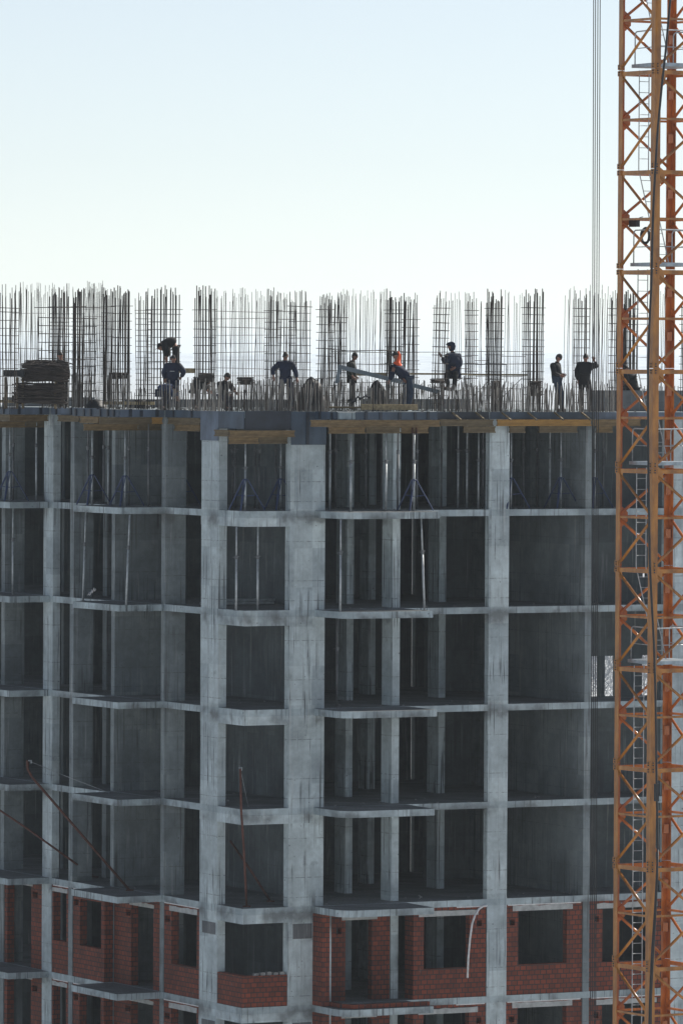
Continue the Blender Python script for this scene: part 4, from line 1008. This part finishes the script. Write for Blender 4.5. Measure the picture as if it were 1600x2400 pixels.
    if headwear == 'hood':
        pts = []
        for x, y, z in sv_:
            X, Y, Z = x * .118, y * .135 - .02, z * .155
            if y > .5 and z > .1: Y += .05
            if y > .55 and z < .1: Y -= .075
            if z < -.5: X *= 1.15
            pts.append(j['head'] + hb @ Vector((X, Y, Z + .005)))
        MB().add(pts, sf).obj('hood', hwcol, T, True)
    else:
        cut = {'cap': .1, 'beanie': -.05, 'hair': .0}[headwear]; pts = []
        for x, y, z in sv_:
            zz = max(z, cut - (.75 if (headwear == 'hair' and y < -.1) else .35 if y < -.2 else 0))
            k_ = 1.1 if headwear != 'hair' else 1.07
            Y = y * .096 * k_
            if zz > z: pts.append(j['head'] + hb @ Vector((x * .07, y * .088, zz * .118)))
            else: pts.append(j['head'] + hb @ Vector((x * .076 * k_, Y, zz * .118 * k_ + .006)))
        MB().add(pts, sf).obj(headwear, hwcol, T, True)
        if headwear == 'cap':
            q = [j['head'] + hb @ Vector((X, Y, .04)) for X, Y in ((-.07, .07), (.07, .07), (.06, .165), (0, .18), (-.06, .165))]
            MB().add(q + [p - up_ * .012 for p in q], [(0, 1, 2, 3, 4), (9, 8, 7, 6, 5)] + [(i, (i + 1) % 5 + 0, (i + 1) % 5 + 5, i + 5) for i in range(5)]).obj('cap_peak', hwcol, T)
    return T
def P_(**k): return k
person('worker bent double at the waist on a scaffold, back arched above the navy jacket', 199.3, P_(head=(376, 813), neck=(380, 805), chest=(388, 801), belly=(401, 799), pelvis=(411, 808), shL=(386, 806, -.17), elL=(387, 822, -.2), wrL=(389, 837, -.15), shR=(387, 806, .17), elR=(393, 824, .2), wrR=(391, 839, .15),
   hipL=(412, 816, -.1), knL=(411, 836, -.1), anL=(412, 860, -.1), hipR=(413, 816, .1), knR=(415, 836, .1), anR=(411, 860, .12)), (-.8, 0, -.6), ('blackclo', 'blackclo'), headwear='cap', hwcol='blackclo', bulk=1.22)
person('worker in navy jacket with pale reflective band, back turned, below the bent-over man', 198, P_(head=(406, 841), neck=(406, 851), chest=(405, 864), pelvis=(404, 893), shL=(391, 858), elL=(384, 874), wrL=(387, 889, .12), shR=(420, 858), elR=(431, 872), wrR=(424, 884, .2),
   hipL=(397, 895), knL=(396, 918), anL=(396, 946), hipR=(412, 895), knR=(413, 918), anR=(414, 946)), (0, 1, -.3), ('navy', 'navy'), headwear='cap', hwcol='blackclo', stripe=True, bulk=1.25)
person('worker in bright blue jacket crouching low in front of the navy jacket', 197, P_(head=(410, 913), neck=(404, 908), chest=(394, 906), pelvis=(371, 917), shL=(394, 909, -.16), elL=(402, 922, -.18), wrL=(412, 932, -.1), shR=(397, 905, .16), elR=(408, 918, .18), wrR=(415, 931, .1),
   hipL=(373, 920, -.1), knL=(393, 929, -.18), anL=(375, 946, -.15), hipR=(373, 920, .1), knR=(394, 928, .18), anR=(377, 945, .15)), (.8, .1, -.5), ('blueclo', 'navy'), headwear='cap', hwcol='navy', stripe=None)
person('hunched worker in a long black coat bending over between the sky gaps', 196.8, P_(head=(487, 893), neck=(479, 888), chest=(470, 889), pelvis=(456, 903), shL=(472, 893, -.17), elL=(478, 908, -.18), wrL=(487, 916, -.1), shR=(474, 891, .17), elR=(482, 906, .18), wrR=(490, 914, .1),
   hipL=(456, 906, -.1), knL=(465, 922, -.12), anL=(455, 945, -.1), hipR=(456, 906, .1), knR=(466, 922, .12), anR=(458, 945, .1)), (.8, .1, -.55), ('blackclo', 'blackclo'), coat=.26, headwear='hood', hwcol='blackclo', bulk=1.2)
person('crouching worker in a black beanie and dark jacket, facing right', 196, P_(head=(532, 883), neck=(528, 893), chest=(525, 904), pelvis=(522, 928), shL=(514, 900, -.08), elL=(520, 918, -.18), wrL=(536, 924, -.15), shR=(537, 899, .08), elR=(546, 913, .05), wrR=(551, 918, -.05),
   hipL=(519, 930, -.06), knL=(542, 932, -.14), anL=(526, 948, -.1), hipR=(526, 930, .06), knR=(546, 930, .1), anR=(532, 947, .1)), (.85, -.2, -.25), ('blackclo', 'navy'), headwear='beanie', hwcol='hair')
person('standing worker in navy with arms held out from his sides, dark cap', 196.5, P_(head=(669, 834), neck=(668, 845), chest=(669, 859), pelvis=(669, 888), shL=(653, 853), elL=(639, 866, -.05), wrL=(641, 882, -.1), shR=(685, 853), elR=(693, 871, -.03), wrR=(696, 888, -.06),
   hipL=(661, 890), knL=(659, 915), anL=(656, 944), hipR=(678, 890), knR=(682, 915), anR=(686, 944)), (-.25, -.9, -.35), ('navy', 'navy'), headwear='cap', hwcol='hair')
person('worker in olive jacket seen from the side behind the grey channel', 200.3, P_(head=(831, 835), neck=(827, 846), chest=(823, 858), pelvis=(824, 886), shL=(820, 853, -.17), elL=(816, 870, -.2), wrL=(826, 882, -.2), shR=(825, 853, .17), elR=(823, 870, .2), wrR=(832, 880, .15),
   hipL=(823, 888, -.09), knL=(828, 912, -.09), anL=(824, 940, -.09), hipR=(825, 888, .09), knR=(826, 912, .09), anR=(820, 940, .09)), (.95, -.1, -.1), ('olive', 'blackclo'), headwear='hair', hwcol='hair')
person('stooping worker in navy with a bright orange hood hanging down his neck', 196.6, P_(head=(927, 833), neck=(928, 848), chest=(929, 864), pelvis=(957, 888), shL=(922, 862, -.17), elL=(918, 880, -.2), wrL=(912, 892, -.15), shR=(934, 861, .15), elR=(940, 879, .1), wrR=(946, 889, -.15),
   hipL=(958, 889, -.1), knL=(963, 914, -.1), anL=(956, 944, -.1), hipR=(958, 890, .1), knR=(952, 916, .12), anR=(946, 944, .12)), (-.85, -.15, -.35), ('navy', 'jeans'), headwear='cap', hwcol='blackclo', orange=True)
person('worker in a peaked hood and thick navy jacket sitting high on the scaffold board', 198.3, P_(head=(1056, 812), neck=(1060, 826), chest=(1062, 840), pelvis=(1061, 868), shL=(1050, 837, -.17), elL=(1043, 849, -.3), wrL=(1034, 835, -.33), shR=(1074, 837, .05), elR=(1079, 853, -.08), wrR=(1064, 862, -.3),
   hipL=(1055, 870, -.08), knL=(1045, 878, -.42), anL=(1050, 906, -.38), hipR=(1067, 870, .05), knR=(1067, 880, -.4), anR=(1063, 908, -.36)), (-.9, -.3, .02), ('navy', 'blackclo'), coat=.12, headwear='hood', hwcol='navy', bulk=1.5)
person('worker in dark jacket and jeans looking down at his hands', 198, P_(head=(1309, 838), neck=(1306, 849), chest=(1301, 861), pelvis=(1305, 886), shL=(1295, 856, -.15), elL=(1298, 876, -.2), wrL=(1314, 880, -.15), shR=(1306, 855, .16), elR=(1307, 875, .18), wrR=(1317, 877, .02),
   hipL=(1303, 888, -.09), knL=(1307, 913, -.09), anL=(1303, 944, -.09), hipR=(1308, 888, .09), knR=(1314, 913, .09), anR=(1315, 944, .09)), (.8, -.15, -.5), ('blackclo', 'jeans'), headwear='hair', hwcol='hair')
person('worker in a long dark coat, back turned, right arm raised to the bars', 198.4, P_(head=(1372, 838), neck=(1372, 849), chest=(1370, 861), pelvis=(1369, 889), shL=(1356, 855), elL=(1351, 875), wrL=(1355, 893), shR=(1386, 855), elR=(1399, 860), wrR=(1392, 845),
   hipL=(1362, 892), knL=(1361, 918), anL=(1361, 947), hipR=(1378, 892), knR=(1381, 918), anR=(1381, 947)), (.15, 1, -.1), ('blackclo', 'blackclo'), coat=.25, headwear='cap', hwcol='hair', bulk=1.15)
person('figure in a wide dark coat squatting on the concrete upstand behind the crane mast', 201.6, P_(head=(1466, 864), neck=(1469, 873), chest=(1473, 881), pelvis=(1483, 900), shL=(1467, 881, -.16), elL=(1467, 893, -.2), wrL=(1460, 899, -.15), shR=(1477, 879, .15), elR=(1474, 892, .2), wrR=(1464, 898, .15),
   hipL=(1483, 901, -.1), knL=(1466, 898, -.15), anL=(1478, 910, -.12), hipR=(1483, 901, .1), knR=(1467, 898, .15), anR=(1480, 910, .12)), (-.85, -.1, -.4), ('blackclo', 'blackclo'), coat=.1, headwear='beanie', hwcol='hair', on=ZD + .66, bulk=1.4)
person('dark figure standing among the bars at the right end of the rebar pile', 201.5, P_(head=(141, 833), neck=(143, 844), chest=(144, 858), pelvis=(147, 888), shL=(131, 853), elL=(129, 872), wrL=(133, 889), shR=(155, 853), elR=(159, 873), wrR=(156, 892),
   hipL=(141, 890), knL=(141, 914), anL=(141, 942), hipR=(153, 890), knR=(154, 914), anR=(154, 942)), (-.3, .9, -.3), ('blackclo', 'blackclo'), headwear='cap', hwcol='hair')

mb = MB()
for a, b_, r_ in BRUSH: mb.tube([a, Vector(a).lerp(Vector(b_), .5) + Vector((random.uniform(-.1, .1), 0, .05)), b_], [r_, r_ * .7, r_ * .3], 3)
o = mb.obj('brushwood', simple('frosty_twigs', (.42, .44, .47), .8, 0, .6, 1.5)); o['kind'] = 'stuff'; o['label'] = 'frosty brushwood on the ground seen through the low opening'; o['category'] = 'brushwood'

# ------------------------------------------------------------------ air
hz = bpy.data.materials.new('haze'); hz.use_nodes = True; t = hz.node_tree; t.nodes.clear()
out = t.nodes.new('ShaderNodeOutputMaterial'); pv = t.nodes.new('ShaderNodeVolumePrincipled')
pv.inputs['Color'].default_value = (.84, .93, 1, 1); pv.inputs['Density'].default_value = .0001; pv.inputs['Anisotropy'].default_value = .35
t.links.new(pv.outputs[0], out.inputs['Volume'])
mb = MB().box(-4500, 4500, -60, 21000, -1, 75); o = mb.obj('haze', hz); o['kind'] = 'stuff'; o['label'] = 'thin bluish haze over the far hills'; o['category'] = 'haze'
